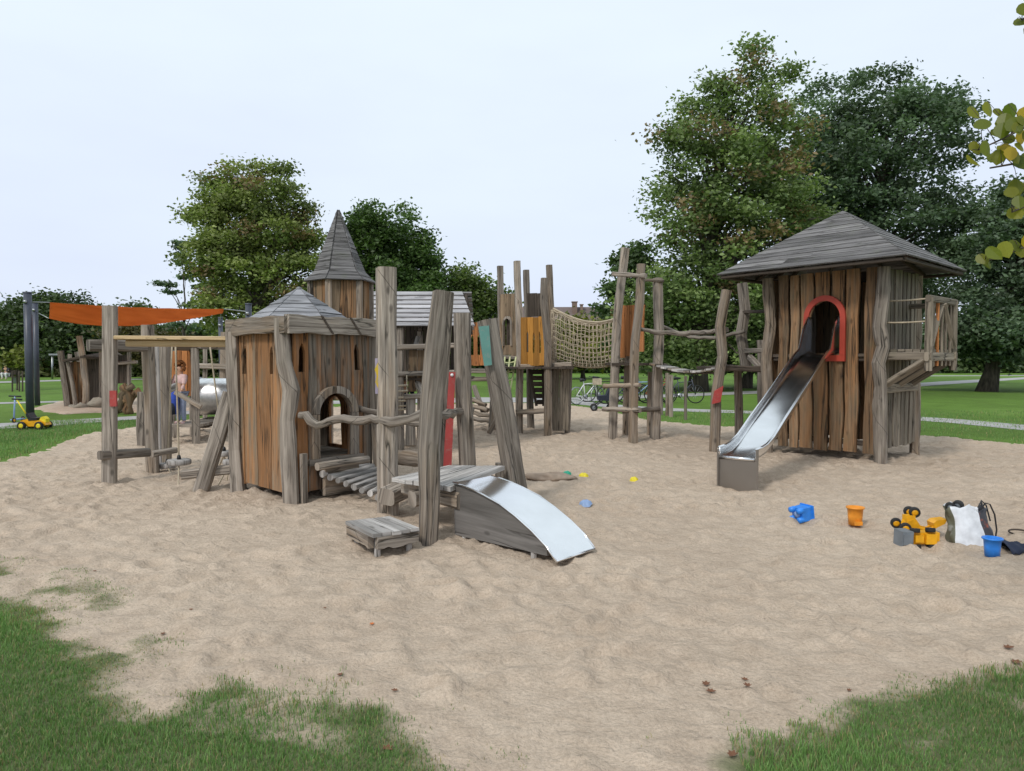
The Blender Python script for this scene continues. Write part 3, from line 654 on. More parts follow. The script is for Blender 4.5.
# ------------------------------------------------------------------ trees
def leaf_quads(cen, size, cols, flat=.5, asp=.62):
    n = len(cen); a = RNG.normal(size=(n, 3)); a[:, 2] *= flat; a /= np.linalg.norm(a, axis=1)[:, None]
    b = RNG.normal(size=(n, 3)); b -= a*(a*b).sum(1)[:, None]; b /= np.linalg.norm(b, axis=1)[:, None]
    s = (size*RNG.uniform(.6, 1.35, n))[:, None]; a = a*s; b = b*s*asp
    c2 = np.cross(a, b); c2 /= (np.linalg.norm(c2, axis=1)[:, None]+1e-9); fold = c2*s*.18
    v = np.stack([cen-a, cen-b*.9+fold-a*.1, cen+a, cen+b*.9+fold-a*.1], 1).reshape(-1, 3)
    return v
def tree(name, label, cat, base, lobes, nleaf, lsize, hue, trunk_r, group=None, clump=.55, cs=.6, split=.3, spiky=0.0, autumn=0.0, trunk_top=None, limbs=26, mat=None, per=1.0, yspread=1.0, seed=1):
    """lobes: (px,py,rx_px,ry_px,dY)"""
    global RNG
    rg = np.random.default_rng(seed); RNG = rg; random.seed(seed)
    base = Vector(base); Y = base.y
    t = thing(name, label, cat, base, group)
    tot = sum(l[2]*l[3] for l in lobes); CL = []
    for l in lobes:
        dY = l[4] if len(l) > 4 else 0
        c = P(l[0], l[1], Y+dY); rx, rz = l[2]*c.y/FPX, l[3]*c.y/FPX; ry = rx*yspread
        n = max(3, int(nleaf*per/190*l[2]*l[3]/tot))
        u = rg.normal(size=(n, 3)); u /= np.linalg.norm(u, axis=1)[:, None]; rad = rg.random(n)**(1/2.6)
        rad *= 1+spiky*np.clip(rg.normal(size=n), -1, 2.2)
        p = u*rad[:, None]*np.array([rx, ry, rz])+np.array(c)
        CL.append(np.concatenate([p, np.full((n, 1), (rx+rz)/2)], 1))
    CL = np.concatenate(CL); CL = CL[CL[:, 2] > .9]
    nc = len(CL); k = rg.integers(0, nc, nleaf); 
    off = rg.normal(size=(nleaf, 3))*np.array([cs, cs, cs*clump]); 
    # leaves droop a little outward in each clump
    cen = CL[k, :3]+off
    top = CL[:, 2].max(); bot = CL[:, 2].min()
    cb = .62+.65*rg.random(nc); hx = rg.random(nc)
    lo, hi = np.array(hue[0]), np.array(hue[1]); mixv = np.clip(hx[k]*.7+rg.random(nleaf)*.3, 0, 1)[:, None]
    col = (lo*(1-mixv)+hi*mixv)*(cb[k]*(.75+.5*rg.random(nleaf)))[:, None]
    if autumn > 0:
        hgt = np.clip((CL[:, 2]-bot)/(top-bot), 0, 1); am = (rg.random(nc) < autumn*(.15+1.3*hgt))[k]&(rg.random(nleaf) < .75)
        col = np.where(am[:, None], np.array([.20, .145, .07])*(.7+.7*rg.random((nleaf, 1))), col)
    v = leaf_quads(cen, np.full(nleaf, lsize), col)
    np_mesh('crown', v, 4, col, mat or M.leaf, t)
    # trunk and limbs
    mb = MB(); tt = trunk_top or (base.z+(top-base.z)*.8)
    cx, cy = CL[:, 0].mean(), CL[:, 1].mean(); n = 8; pts = []
    for i in range(n+1):
        q = i/n; pts.append(Vector((base.x+(cx-base.x)*q**1.3+random.uniform(-.12, .12)*trunk_r*4*(q > 0), base.y+(cy-base.y)*q, -.1+(tt+.1)*q)))
    rad = [trunk_r*(1.35 if i == 0 else 1)*(1-.82*(i/n)) for i in range(n+1)]
    mb.sweep(pts, rad, 9, 2, wob=.05); mb.build('trunk', M.bark, t)
    mb = MB(); order = rg.permutation(nc)[:limbs]
    for j in order:
        e = Vector(CL[j, :3]); q = max(.2, min(.92, (e.z-1.0-(0.25*abs(e.x-cx)))/max(tt, 1)*.85)); i = q*n; i0 = int(i); st = pts[i0].lerp(pts[min(i0+1, n)], i-i0)
        m1 = st.lerp(e, .35)+Vector((0, 0, .12*(e-st).length)); m2 = st.lerp(e, .7)+Vector((random.uniform(-.2, .2), random.uniform(-.2, .2), .10*(e-st).length)); r0 = trunk_r*(.42*(1-q)+.12)
        mb.sweep([st, m1, m2, e], [r0, r0*.65, r0*.4, r0*.12], 5, 2, wob=.04)
    mb.build('limbs', M.bark, t)
    return t
GT = 'park trees standing on the lawn'
DK = ((.045, .072, .03), (.105, .15, .055)); MD = ((.09, .14, .045), (.22, .29, .10)); OL = ((.13, .18, .05), (.28, .32, .10)); BL = ((.065, .105, .06), (.14, .20, .11))
# right-hand maple with thin pointed top
tree('maple_tree', 'tall maple with thinning reddish top and pointed spray of twigs behind the small rope posts', 'tree', G(697,391.5),
     [(740,104,34,26,0),(705,150,46,38,-1),(765,145,44,46,1),(685,212,50,42,-1),(745,210,66,50,0),(672,285,50,46,-1),(740,295,76,50,0),(636,325,30,30,0),(790,245,50,56,1),(755,64,13,14,0),(690,108,18,12,0),(668,140,14,10,0),(752,48,5,5,0),(712,88,14,10,0),(785,72,8,6,0),(700,350,70,26,0)],
     60000, .115, MD, .42, GT, cs=.46, spiky=.12, autumn=.12, limbs=70, seed=3, per=1.15)
tree('oak_tree', 'broad dark green oak with dense crown rising behind the slide tower roof', 'tree', G(868,386),
     [(870,110,52,44,0),(905,150,66,56,0),(850,165,62,60,-1),(930,220,66,60,0),(880,240,70,60,0),(820,210,48,60,1),(945,300,70,50,0),(860,320,80,50,0),(820,125,34,40,0),(800,185,40,50,0),(970,225,44,52,0),(935,120,34,34,0)],
     85000, .13, BL, .5, GT, cs=.5, spiky=.03, limbs=60, seed=4, per=1.0)
tree('lime_tree', 'dark tree with bare thick trunk standing beyond the right path', 'tree', G(987,391.5),
     [(990,325,50,30,-1),(1040,290,60,55,0),(960,338,34,22,0),(1025,340,50,22,-1),(1060,220,60,50,0),(1010,240,40,40,0)],
     50000, .125, BL, .40, GT, cs=.42, spiky=.08, limbs=30, seed=5)
tree('ash_tree', 'rounded tree with olive crown turning rusty brown at the top left of the spire roof', 'tree', G(262,384),
     [(248,174,24,16,0),(260,200,36,26,0),(228,198,28,20,0),(232,228,42,32,0),(285,228,36,32,0),(222,268,38,36,0),(275,280,48,40,0),(200,215,14,10,0),(298,208,12,9,0),(216,178,15,9,0),(304,255,16,26,0),(276,168,14,10,0),(296,312,30,32,0),(228,315,34,32,0),(208,212,12,16,0)],
     52000, .13, OL, .45, GT, cs=.48, spiky=.08, autumn=.16, limbs=60, seed=6)
tree('round_tree', 'compact dark green round crowned tree just right of the spire roof', 'tree', G(385,381),
     [(375,225,32,30,0),(395,245,34,34,0),(360,260,32,36,0),(400,285,44,36,0),(375,310,50,34,0),(420,275,26,26,0)],
     50000, .15, ((.05, .095, .025), (.12, .19, .055)), .45, GT, cs=.5, spiky=.05, limbs=20, seed=7)
tree('hornbeam_tree', 'mid green spreading tree sloping down to the right above the slatted roof', 'tree', G(448,380),
     [(425,295,40,28,0),(450,298,40,34,1),(478,308,30,30,0),(470,278,20,12,0),(440,340,60,28,0),(485,335,26,28,0),(405,300,30,30,0)],
     45000, .155, ((.06, .10, .025), (.16, .21, .06)), .4, GT, cs=.6, spiky=.05, limbs=20, seed=8)
tree('spruce_tree', 'slim bluish young conifer with upswept branches left of the ash tree', 'conifer', G(184,382),
     [(184,300,17,20,0),(183,272,12,14,0),(188,330,24,22,0),(181,250,4,8,0),(170,285,12,8,0),(196,286,12,8,0)],
     2600, .15, ((.10, .15, .09), (.17, .24, .16)), .15, None, cs=.28, spiky=.2, limbs=26, seed=9, clump=.3)
tree('old_oak', 'wide dark tree with forked trunk behind the dark sail pole at far left', 'tree', G(47,376.5),
     [(45,325,38,24,0),(20,330,26,24,0),(75,330,34,22,0),(50,306,26,12,0),(100,335,28,20,0),(8,350,18,16,0),(85,350,36,14,0),(130,330,24,22,0)],
     50000, .21, DK, .65, GT, cs=.85, spiky=.05, limbs=26, seed=10)
tree('young_tree', 'small yellowish green sapling tied between stakes left of the dark pole', 'sapling', G(17,390),
     [(18,355,9,9,0),(14,362,8,7,0),(23,362,7,6,0)], 1600, .12, ((.10, .13, .02), (.20, .22, .05)), .05, None, cs=.2, limbs=8, seed=12)
tree('birch_tree', 'light leafy tree crown with loose outer twigs behind the tall ladder posts', 'tree', G(632,387),
     [(622,275,16,34,0),(612,300,14,26,0),(640,250,16,26,0),(625,335,26,26,0),(655,320,26,40,0)],
     9000, .15, ((.05, .09, .035), (.11, .17, .06)), .2, GT, cs=.36, spiky=.12, limbs=26, seed=13)
tree('yew_tree', 'dark low tree filling the gap behind the carved tower and rope bridge', 'tree', G(745,388),
     [(700,345,60,24,0),(770,345,50,26,0),(800,320,50,40,0),(750,330,50,30,0)],
     22000, .16, DK, .35, GT, cs=.55, spiky=.04, limbs=12, seed=14)
tree('plum_tree', 'reddish brown young tree seen between the wooden posts of the left frame', 'tree', G(150,379),
     [(150,345,26,14,0),(125,340,20,14,0),(175,350,20,12,0)], 9000, .2, ((.06, .05, .02), (.10, .09, .03)), .25, GT, cs=.6, limbs=10, seed=15)
tree('golden_shrub', 'yellow leaved shrub in front of the brown roofed house', 'shrub', G(583,379),
     [(583,326,26,10,0),(560,335,20,12,0),(605,332,18,14,0),(580,352,50,18,0)], 9000, .2, ((.10, .13, .02), (.24, .24, .04)), .2, None, cs=.6, limbs=10, seed=16)
def belt(name, label, x0, x1, Y, h0, h1, n, size, hue, seed, depth=5):
    rg = np.random.default_rng(seed); x = rg.uniform(x0, x1, n); y = Y+rg.uniform(-depth/2, depth/2, n)
    H = h0+(h1-h0)*(.6*vnoise(x+900, y*0+3, .12, seed)+.4*vnoise(x+900, y*0+3, .5, seed+1)); z = H*rg.random(n)**.8
    kk = (vnoise(x+900, z*2+10, .7, seed+2))[:, None]; t = rg.random((n, 1))*.5+kk*.5
    col = (np.array(hue[0])*(1-t)+np.array(hue[1])*t)*(.6+.8*rg.random((n, 1))**1.0)
    v = leaf_quads(np.stack([x, y, z], -1), np.full(n, size), col)
    o = np_mesh(name, v, 4, col, M.leaf, None, (0, 0, 0)); o['kind'] = 'stuff'; tag(o, label, 'hedge'); return o
RNG = np.random.default_rng(77)
belt('far_wood', 'far dark belt of trees and bushes closing the park behind the lawn', -95, 110, 92, 3.2, 7.0, 70000, .42, DK, 31, 6)
belt('field_hedge', 'low olive green hedge along the far edge of the left meadow', -75, -25, 70, 1.0, 2.2, 16000, .25, ((.05, .07, .02), (.13, .14, .05)), 35, 2)
RNG = np.random.default_rng(99); random.seed(99)
# linden whose leafy twigs reach into the frame from the right
def linden():
    base = Vector((6.3, 4.4, 0)); t = thing('linden_tree', 'linden with large yellowing leaves hanging in at the upper right edge', 'tree', base)
    mb = MB(); mb.sweep([base+V(0, 0, -.1), base+V(.05, 0, 1.5), base+V(-.02, .1, 3.2), base+V(.1, .1, 6.4)], [.16, .12, .09, .04], 12, 2, wob=.04); mb.build('trunk', M.bark, t)
    tw = MB(); C = []; K = []
    def pp(x, y, Y): return P(x, y, Y)
    twigs = [[base+V(0,0.05,3.0), pp(1120,85,3.9), pp(1040,120,3.6), pp(1000,140,3.5), pp(978,150,3.45)], [base+V(0,.05,2.9), pp(1110,150,3.8), pp(1035,160,3.55), pp(990,168,3.5)],
             [base+V(0,.05,2.8), pp(1110,180,3.9), pp(1040,200,3.6), pp(1012,212,3.5)], [base+V(0,.05,2.6), pp(1110,225,3.8), pp(1030,245,3.55), pp(985,262,3.5)],
             [base+V(0,.05,4.2), pp(1120,-40,3.9), pp(1050,-5,3.7), pp(1022,20,3.6)]]
    for q in twigs: tw.sweep(q, [.02, .010, .006, .004, .003][:len(q)], 6, 2)
    spots = [(975,112),(990,108),(982,122),(1001,122),(1012,112),(996,134),(1008,138),(1018,128),(1021,146),(1000,158),(985,147),(1012,152),(975,148),(972,158),(992,156),(1020,162),(1004,130),(1026,112),(1030,135),(1030,158),
             (1011,192),(1020,200),(1014,212),(1026,214),(1006,120),(1016,186),(1030,190),(984,258),(994,254),(1004,250),(1014,246),(988,265),(1022,250),(1030,240),(1016,122),(1022,138),(1008,146),(1017,155),(1020,22),(1024,8),(1030,30),(1000,112),(1023,120)]
    twp = []
    for q in twigs:
        for a, b in zip(q[:-1], q[1:]):
            m = max(2, int((b-a).length/.03)); twp += [a.lerp(b, i/m) for i in range(m)]
        twp.append(q[-1])
    leafpts = [P(x+random.uniform(-2, 2), y+random.uniform(-2, 2), 3.5+random.uniform(-.12, .15)) for x, y in spots]
    off = [p for p in twp if p.x/p.y*FPX+512 > 1036 and p.x < 5.9]
    for _ in range(420):
        p = random.choice(off); leafpts.append(p+V(random.uniform(-.12, .12), random.uniform(-.12, .12), random.uniform(-.14, .06)))
    for c in leafpts:
        r = random.uniform(.028, .040); near = min(twp, key=lambda p: (p-c).length_squared)
        nrm = Vector((random.uniform(-.6, .6), -1, random.uniform(-.2, .9))).normalized(); dn = Vector((random.uniform(-.5, .5), 0, -1)); dn = (dn-nrm*dn.dot(nrm)).normalized(); sd = nrm.cross(dn)
        st_ = c-dn*(.95*r); md_ = near.lerp(st_, .5)+V(0, 0, .012); tw.sweep([near, md_, st_], [.0022, .0014, .001], 4, 2)
        g = random.random(); col = (np.array([.10, .14, .015])*(1-g)+np.array([.25, .24, .03])*g)*random.uniform(.7, 1.2)
        if random.random() < .12: col = np.array([.42, .30, .03])
        ring = [(0, -.95), (.55, -.85), (.95, -.35), (.95, .25), (.6, .75), (0, 1.25), (-.6, .75), (-.95, .25), (-.9, -.35), (-.5, -.85)]
        ring = [c+sd*(a*r)+dn*(b*r)+nrm*(-.25*r*abs(a)) for a, b in ring]; mid = [c+dn*(-.95*r), c+dn*(1.25*r)]
        for h in (ring[0:6], [ring[5]]+ring[6:]+[ring[0]]):
            h = h if len(h) == 6 else h[:6]
            C.append(h); K.append(col)
    tw.build('twigs', M.bark, t)
    rg = np.random.default_rng(8); n = 26000; u = rg.normal(size=(260, 3)); u /= np.linalg.norm(u, axis=1)[:, None]; cc = u*(rg.random((260, 1))**.4)*np.array([2.0, 2.0, 1.8])+np.array([6.6, 4.3, 6.6])
    k = rg.integers(0, 260, n); cen = cc[k]+rg.normal(size=(n, 3))*np.array([.28, .28, .2]); mm = rg.random((n, 1)); colr = (np.array([.08, .13, .02])*(1-mm)+np.array([.22, .23, .04])*mm)*(.7+.5*rg.random((260, 1)))[k]
    np_mesh('crown', leaf_quads(cen, np.full(n, .055), colr, .8, .8), 4, colr, M.bigleaf, t)
    lb_ = MB()
    for j in range(34):
        e = Vector(cc[j]); st2 = base+V(.05, .1, 3.2+1.9*(j % 7)/7); lb_.sweep([st2, st2.lerp(e, .5)+V(0, 0, .2), e], [.035, .02, .006], 5)
    lb_.build('limbs', M.bark, t)
    v = np.array([[tuple(p) for p in h] for h in C]).reshape(-1, 3); np_mesh('foliage', v, 6, np.array(K), M.bigleaf, t)
linden()
# distant house
def house():
    Y = 120; a = P(505, 345, Y); b = P(650, 345, Y)
    t = thing('brown_roofed_house', 'long low house with dull brown tiled roof and chimney beyond the rope net', 'house', (a.x+10, Y, 0))
    w_ = b.x-a.x; ze = P(0, 332, Y).z; zr = P(0, 308.5, Y+4).z
    mb = MB(); mb.box((a.x+w_/2, Y+4, ze/2), (w_, 8, ze)); wl = mb.build('wall', M.brick, t)
    mb = MB(); x0, x1 = a.x-.5, b.x+.5
    mb.hexa([(x0, Y-.6, ze), (x1, Y-.6, ze), (x1, Y+4, zr), (x0, Y+4, zr), (x0, Y-.6, ze+.25), (x1, Y-.6, ze+.25), (x1, Y+4, zr+.25), (x0, Y+4, zr+.25)])
    mb.hexa([(x0, Y+8.6, ze), (x1, Y+8.6, ze), (x1, Y+4, zr), (x0, Y+4, zr), (x0, Y+8.6, ze+.25), (x1, Y+8.6, ze+.25), (x1, Y+4, zr+.25), (x0, Y+4, zr+.25)])
    for xx in (x0+.6, x1-.6): mb.prism([(-4, ze), (4, ze), (0, zr)], (xx, Y+4, 0), (0, 1, 0), (0, 0, 1), .3)
    r = mb.build('roof', M.tile, t)
    for px_, wd in ((574.5, 5), (581.5, 2.5)):
        c = P(px_, 312, Y+3); mb = MB(); mb.box((c.x, Y+3, zr-.2), (wd*Y/FPX, .9, 2.3 if wd > 3 else 1.4)); mb.box((c.x, Y+3, zr+(1.0 if wd > 3 else .55)), (wd*Y/FPX+.2, 1.1, .15)); mb.build('chimney', M.brick, r)
    for i in range(7):
        x = a.x+1.5+i*(w_-3)/6; mb = MB(); mb.box((x, Y-.03, 2.0), (1.2, .08, 1.3)); wn = mb.build('window', M.whitep, t); mb = MB(); mb.box((x, Y-.08, 2.0), (1.0, .05, 1.1)); mb.build('pane', M.glass, wn)
house()
# ------------------------------------------------------------------ front playhouse
UPV = V(0, 0, 1)
def postpx(mb, xb, yb, xt, yt, wpx, dy=0.0, d=None, zb=None, Yb=None, taper=.92, bend=0.0, power=7, wob=.055, seg=8, stain=None, up=None, twist=0.0, nseg=16):
    """post whose foot is seen at (xb,yb) and head at (xt,yt)"""
    b = G(xb, yb) if Yb is None else P(xb, yb, Yb); t = P(xt, yt, b.y+dy); w_ = wpx*b.y/FPX
    d_ = (t-b).normalized()
    if Yb is None: b = b-d_*.08
    mb.beam(b, t, w_, d or w_*.9, seg, wob, bend, taper, stain, up, twist, power=power, nseg=nseg)
    return b, t
def branch(mb, pts, r, wob=.16, nseg=9, jit=.02, stain=None):
    """crooked natural log through the points"""
    pts = [Vector(p) for p in pts]; out_ = []
    for a, b in zip(pts[:-1], pts[1:]):
        n = max(2, int((b-a).length/.12))
        for i in range(n): out_.append(a.lerp(b, i/n)+V(random.uniform(-1, 1), random.uniform(-1, 1), random.uniform(-1, 1))*jit*(i > 0))
    out_.append(pts[-1]); rad = [r*(1+random.uniform(-.14, .14)) for _ in out_]
    mb.sweep(out_, rad, nseg, 2.3, wob=wob, stain=stain)
def rope(mb, a, b, r=.01, sag=0.0, n=8, nseg=6):
    a, b = Vector(a), Vector(b); mb.sweep([a.lerp(b, i/n)-V(0, 0, sag*4*(i/n)*(1-i/n)) for i in range(n+1)], r, nseg, 2)

HA, HB, HD = (-2.45, 8.17), (-1.74, 9.12), (-3.35, 9.06)
HC = (HB[0]+HD[0]-HA[0], HB[1]+HD[1]-HA[1])
hx, hy = (HA[0]+HC[0])/2, (HA[1]+HC[1])/2
ph_ = thing('playhouse', 'nearest hut, grey and orange boards with small pyramid roof and arched doorway', 'playhouse', (hx, hy, 0))
pR, pLf, pB1, pB2 = Plane(HA, HB), Plane(HA, HD), Plane(HD, HC, False), Plane(HB, HC, False)
# right front wall: arched doorway and two pointed slits
sdoor = pR.px(333, 420)[0]; sdl = pR.px(315.5, 420)[0]; sdr = pR.px(349.5, 420)[0]; sdoor = (sdl+sdr)/2; dhw = (sdr-sdl)/2
zsill = pR.px(333, 456)[1]; ztop = pR.px(333, 393)[1]; zspr = pR.px(333, 413)[1]
holes = [arch_hole(sdoor, dhw, zsill, zspr, ztop-zspr)]
for xs, y0, y1 in ((299.5, 343, 372), (355.5, 344, 370)):
    sc, z1 = pR.px(xs, y0); z0 = pR.px(xs, y1)[1]; holes.append(slit_hole(sc, .042, z0, z1-.09, .09))
bnd = [pR.px(x, 420)[0] for x in (292, 307, 320, 337, 350, 362, 371)]
mb = MB(); wall(mb, pR, list(zip(bnd[:-1], bnd[1:])), lambda s: .10, 2.0, .04, holes, stains=[.75, .35, .2, .5, .45, .3])
wr = mb.build('wall', M.wallA, ph_)
mb = MB(); arch_frame(mb, pR, sdoor, dhw-.005, .085, zsill, zspr, .06, .045, ztop-zspr, 12)
mb.box(pR.pt(sdoor, zsill-.035, .05), (2*dhw+.3, .07, .065), math.atan2(pR.u.y, pR.u.x)); mb.build('door_frame', M.grey, ph_)
# left front wall
pb = [pLf.px(x, 420)[0] for x in (284, 272, 258, 246, 236.5)]
hl = []
for xs in (246, 272.5):
    sc, z1 = pLf.px(xs, 346); z0 = pLf.px(xs, 374)[1]; hl.append(slit_hole(sc, .04, z0, z1-.09, .09))
pb[0] = .02
mb = MB(); wall(mb, pLf, list(zip(pb[:-1], pb[1:])), .11, 2.0, .04, hl, stains=[.62, .95, .7, .75]); mb.build('wall', M.wallL, ph_)
# back walls, one with a doorway that lets the light through
mb = MB(); wall(mb, pB1, even(.03, pB1.len-.03, 5), .1, 2.0, .04); mb.build('wall', M.wallA, ph_)
mb = MB(); wall(mb, pB2, even(.03, pB2.len-.03, 5), .1, 2.0, .04, [arch_hole(pB2.len*.62, .15, .5, .98)]); mb.build('wall', M.wallA, ph_)
mb = MB(); q = [Vector((*p, 0)) for p in (HA, HB, HC, HD)]
for k in range(9):
    t0, t1 = k/9+.004, (k+1)/9-.004; a0 = q[0].lerp(q[3], t0); a1 = q[0].lerp(q[3], t1); b0 = q[1].lerp(q[2], t0); b1 = q[1].lerp(q[2], t1)
    mb.hexa([a0+UPV*(zsill-.05), b0+UPV*(zsill-.05), b1+UPV*(zsill-.05), a1+UPV*(zsill-.05), a0+UPV*(zsill-.015), b0+UPV*(zsill-.015), b1+UPV*(zsill-.015), a1+UPV*(zsill-.015)], 0)
mb.build('floor', M.grey, ph_)
mb = MB(); mb.hexa([q[0]+UPV*1.93, q[1]+UPV*1.93, q[2]+UPV*1.93, q[3]+UPV*1.93]+[q_+UPV*1.96 for q_ in q], 0); mb.build('ceiling', M.dark, ph_)  # unseen deck added to block daylight from the open roof corners, darkening the interior
# corner posts
mb = MB(); mb.sweep([G(291.5, 504)-UPV*.05, P(290, 460, 8.2), P(288.5, 420, 8.2), P(291, 390, 8.19), P(285, 362, 8.19), P(282.5, 335, 8.18), P(282, 318, 8.18)], [.085, .088, .082, .088, .082, .078, .078], 14, 4.5, wob=.07); mb.build('corner_post', M.grey, ph_)
mb = MB(); mb.box(pR.pt(.10, .28, .09), (.07, .05, .56), math.atan2(pR.u.y, pR.u.x)); mb.build('foot_block', M.grey, ph_)
mb = MB(); mb.sweep([G(239, 492)-UPV*.05, P(236, 450, 9.0), P(235, 410, 9.0), P(233.5, 370, 9.0), P(232, 332, 9.0)], [.085, .08, .078, .08, .075], 12, 4.5, wob=.08); mb.build('corner_post', M.grey, ph_)
mb = MB(); mb.sweep([G(381, 489)-UPV*.05, P(378, 440, 9.12), P(374.5, 390, 9.12), P(374, 325, 9.12)], [.075, .07, .065, .06], 12, 5, wob=.06); mb.build('corner_post', M.grey, ph_)
mb = MB(); mb.beam((HC[0], HC[1], -.05), (HC[0], HC[1], 2.0), .15, .15, 8, .06); mb.build('corner_post', M.grey, ph_)
# thick crooked rim boards
def rim(a, b, z0, z1, th=.09, off=.07, n=10, pa=(0, 0), pb_=(0, 0)):
    pl = Plane(a, b); L0 = -.09; L1 = pl.len+.09; top = []; bot = []
    for i in range(n+1):
        s = L0+(L1-L0)*i/n; top.append((s, z1+(pb_[0] if False else 0)+random.uniform(-.012, .012)+(z1-z0)*0)); bot.append((s, z0+random.uniform(-.012, .012)))
    mb = MB(); mb.prism(bot+top[::-1], pl.a+pl.n*off, pl.u, UPV, th, 'x'); return mb.build('rim_board', M.grey, ph_)
rim(HA, HB, 1.895, 2.09); rim(HA, HD, 1.90, 2.085)
for (a, b) in ((HD, HC), (HB, HC)):
    pl = Plane(a, b, False); mb = MB(); mb.prism([(-.1, 1.9), (pl.len+.1, 1.9), (pl.len+.1, 2.08), (pl.len*.5, 2.1), (-.1, 2.08)], pl.a+pl.n*.07, pl.u, UPV, .09, 'x'); mb.build('rim_board', M.grey, ph_)
# iron straps crossing the rim
for s in (.42, .84):
    mb = MB(); mb.hexa([pR.pt(s-.09, 2.10, .118), pR.pt(s-.06, 2.10, .118), pR.pt(s+.10, 1.90, .118), pR.pt(s+.07, 1.90, .118), pR.pt(s-.09, 2.10, .125), pR.pt(s-.06, 2.10, .125), pR.pt(s+.10, 1.90, .125), pR.pt(s+.07, 1.90, .125)]); mb.build('strap', M.dark, ph_)
ap = P(299, 289, hy-.05); mb = MB(); cn = [Vector((ap.x+.66*math.cos(R(60*k+12)), ap.y+.66*math.sin(R(60*k+12)), 2.03)) for k in range(6)]
pyramid_roof(mb, ap, cn, 4, .02, .010, .7); rf = mb.build('roof', M.shingle2, ph_)
mb = MB(); mb.lathe([(.0, .03), (.03, .02), (.035, -.01), (.03, -.03)], ap); mb.build('roof_cap', M.shingle2, rf)

# ------------------------------------------------------------------ climbing platform
pf = thing('climbing_platform', 'low plank deck on massive leaning grey posts between the log bridge and the short slide', 'play platform', (-.75, 7.4, 0))
mb = MB(); postpx(mb, 388, 516, 386, 268, 19.5, .1, taper=.98, wob=.04, up=(1, .4, 0)); p1 = mb.build('post', M.grey, pf); p1['label'] = 'tall upright post with faded yellow flower mark'
mb = MB(); a = P(379.5, 376, 7.56); 
mb.prism([(0, -.14), (.035, -.06), (.03, 0), (.045, .07), (.0, .15), (-.04, .07), (-.02, 0), (-.035, -.06)], a+V(0, -.045, 0), V(1, 0, 0), UPV, .006); mb.build('painted_mark', M.yel_paint, p1)
mb = MB(); mb.box(P(380.5, 376, 7.555), (.10, .05, .36), 0, 2); mb.build('painted_patch', M.lil_paint, p1)
mb = MB(); a, b = G(428, 545), P(443.5, 292, 6.62)
mb.sweep([a-UPV*.06, P(429.5, 500, 6.47), P(429, 450, 6.5), P(432, 400, 6.53), P(437, 350, 6.57), P(440.5, 318, 6.6), b], [.072, .08, .086, .088, .10, .088, .085], 16, 6, up=(1, .5, 0), wob=.03); mb.build('post', M.grey, pf)
mb = MB(); postpx(mb, 470, 502, 462, 313, 15, 0, taper=1.05, bend=.02, up=(1, .3, 0)); mb.build('post', M.grey, pf)
mb = MB(); postpx(mb, 519, 508, 487, 320, 20, .1, taper=.9, bend=.015, up=(1, .6, 0)); p4 = mb.build('post', M.grey, pf)
mb = MB(); c0, c1 = P(484.5, 327, 8.0), P(489, 366, 7.99); mb.hexa([P(484, 366, 7.865), P(492, 365, 7.865), P(492, 365, 7.89), P(484, 366, 7.89), P(478.6, 326.5, 7.935), P(489, 325.5, 7.935), P(489, 325.5, 7.96), P(478.6, 326.5, 7.96)]); mb.build('painted_face', M.teal, p4)
mb = MB(); postpx(mb, 443, 500, 445, 330, 10, 0, Yb=8.35, taper=.9); mb.build('post', M.grey, pf)
mb = MB(); mb.hexa([P(443, 468, 8.12), P(451.5, 468, 8.12), P(451.5, 468, 8.17), P(443, 468, 8.17), P(449, 372, 8.12), P(455.5, 372, 8.12), P(455.5, 372, 8.17), P(449, 372, 8.17)]); rb = mb.build('painted_board', M.red, pf)
mb = MB(); mb.lathe([(0, .012), (.014, .008), (.018, 0)], P(452, 375, 8.11), (0, -1, 0), 10); mb.build('cap', M.whitep, rb)
# deck
zd = .475
dk = [G(396, 474, zd), G(452, 464, zd), G(502, 465, zd), G(478, 480, zd), G(421, 493, zd), G(393, 482, zd)]
dA, dB, dC, dD = G(393, 477, zd), G(448, 465, zd), G(505, 466, zd), G(452, 487, zd)
mb = MB()
for k in range(8):
    t0, t1 = k/8+.006, (k+1)/8-.006; a0, a1 = dA.lerp(dD, t0), dA.lerp(dD, t1); b0, b1 = dB.lerp(dC, t0), dB.lerp(dC, t1); z = random.uniform(-.004, .004)
    h = UPV*.04; a0 = a0+(a0-b0)*random.uniform(-.02, .03); a1 = a1+(a1-b1)*random.uniform(-.02, .03)
    mb.hexa([a0-h, a1-h, b1-h, b0-h, a0+UPV*z, a1+UPV*z, b1+UPV*z, b0+UPV*z], 1)
mb.build('deck', M.light, pf)
mb = MB(); mb.beam(P(386, 497, 7.32), P(405.5, 488, 7.62), .19, .17, 4, .02, power=9); mb.build('beam', M.grey, pf)
mb = MB(); mb.beam(P(398, 488, 7.2)+V(.08, .1, 0), dD+V(.1, .05, -.13), .15, .15, 4, .03, power=9); mb.build('beam', M.grey, pf)
mb = MB(); mb.beam(P(412, 499, 6.9), dC+V(-.1, -.25, -.14), .14, .14, 4, .02, power=9); mb.build('beam', M.grey, pf)
mb = MB(); branch(mb, [P(395, 457, 8.9), P(415, 459, 8.6), P(430, 463, 8.45)], .09, .06); mb.build('beam', M.grey, pf)
for (x, y) in ((500, 500), (460, 503)):
    a = G(x, y); mb = MB(); mb.beam((a.x, a.y, -.05), (a.x, a.y, zd-.05), .11, .11, 3, .03); mb.build('leg', M.grey, pf)

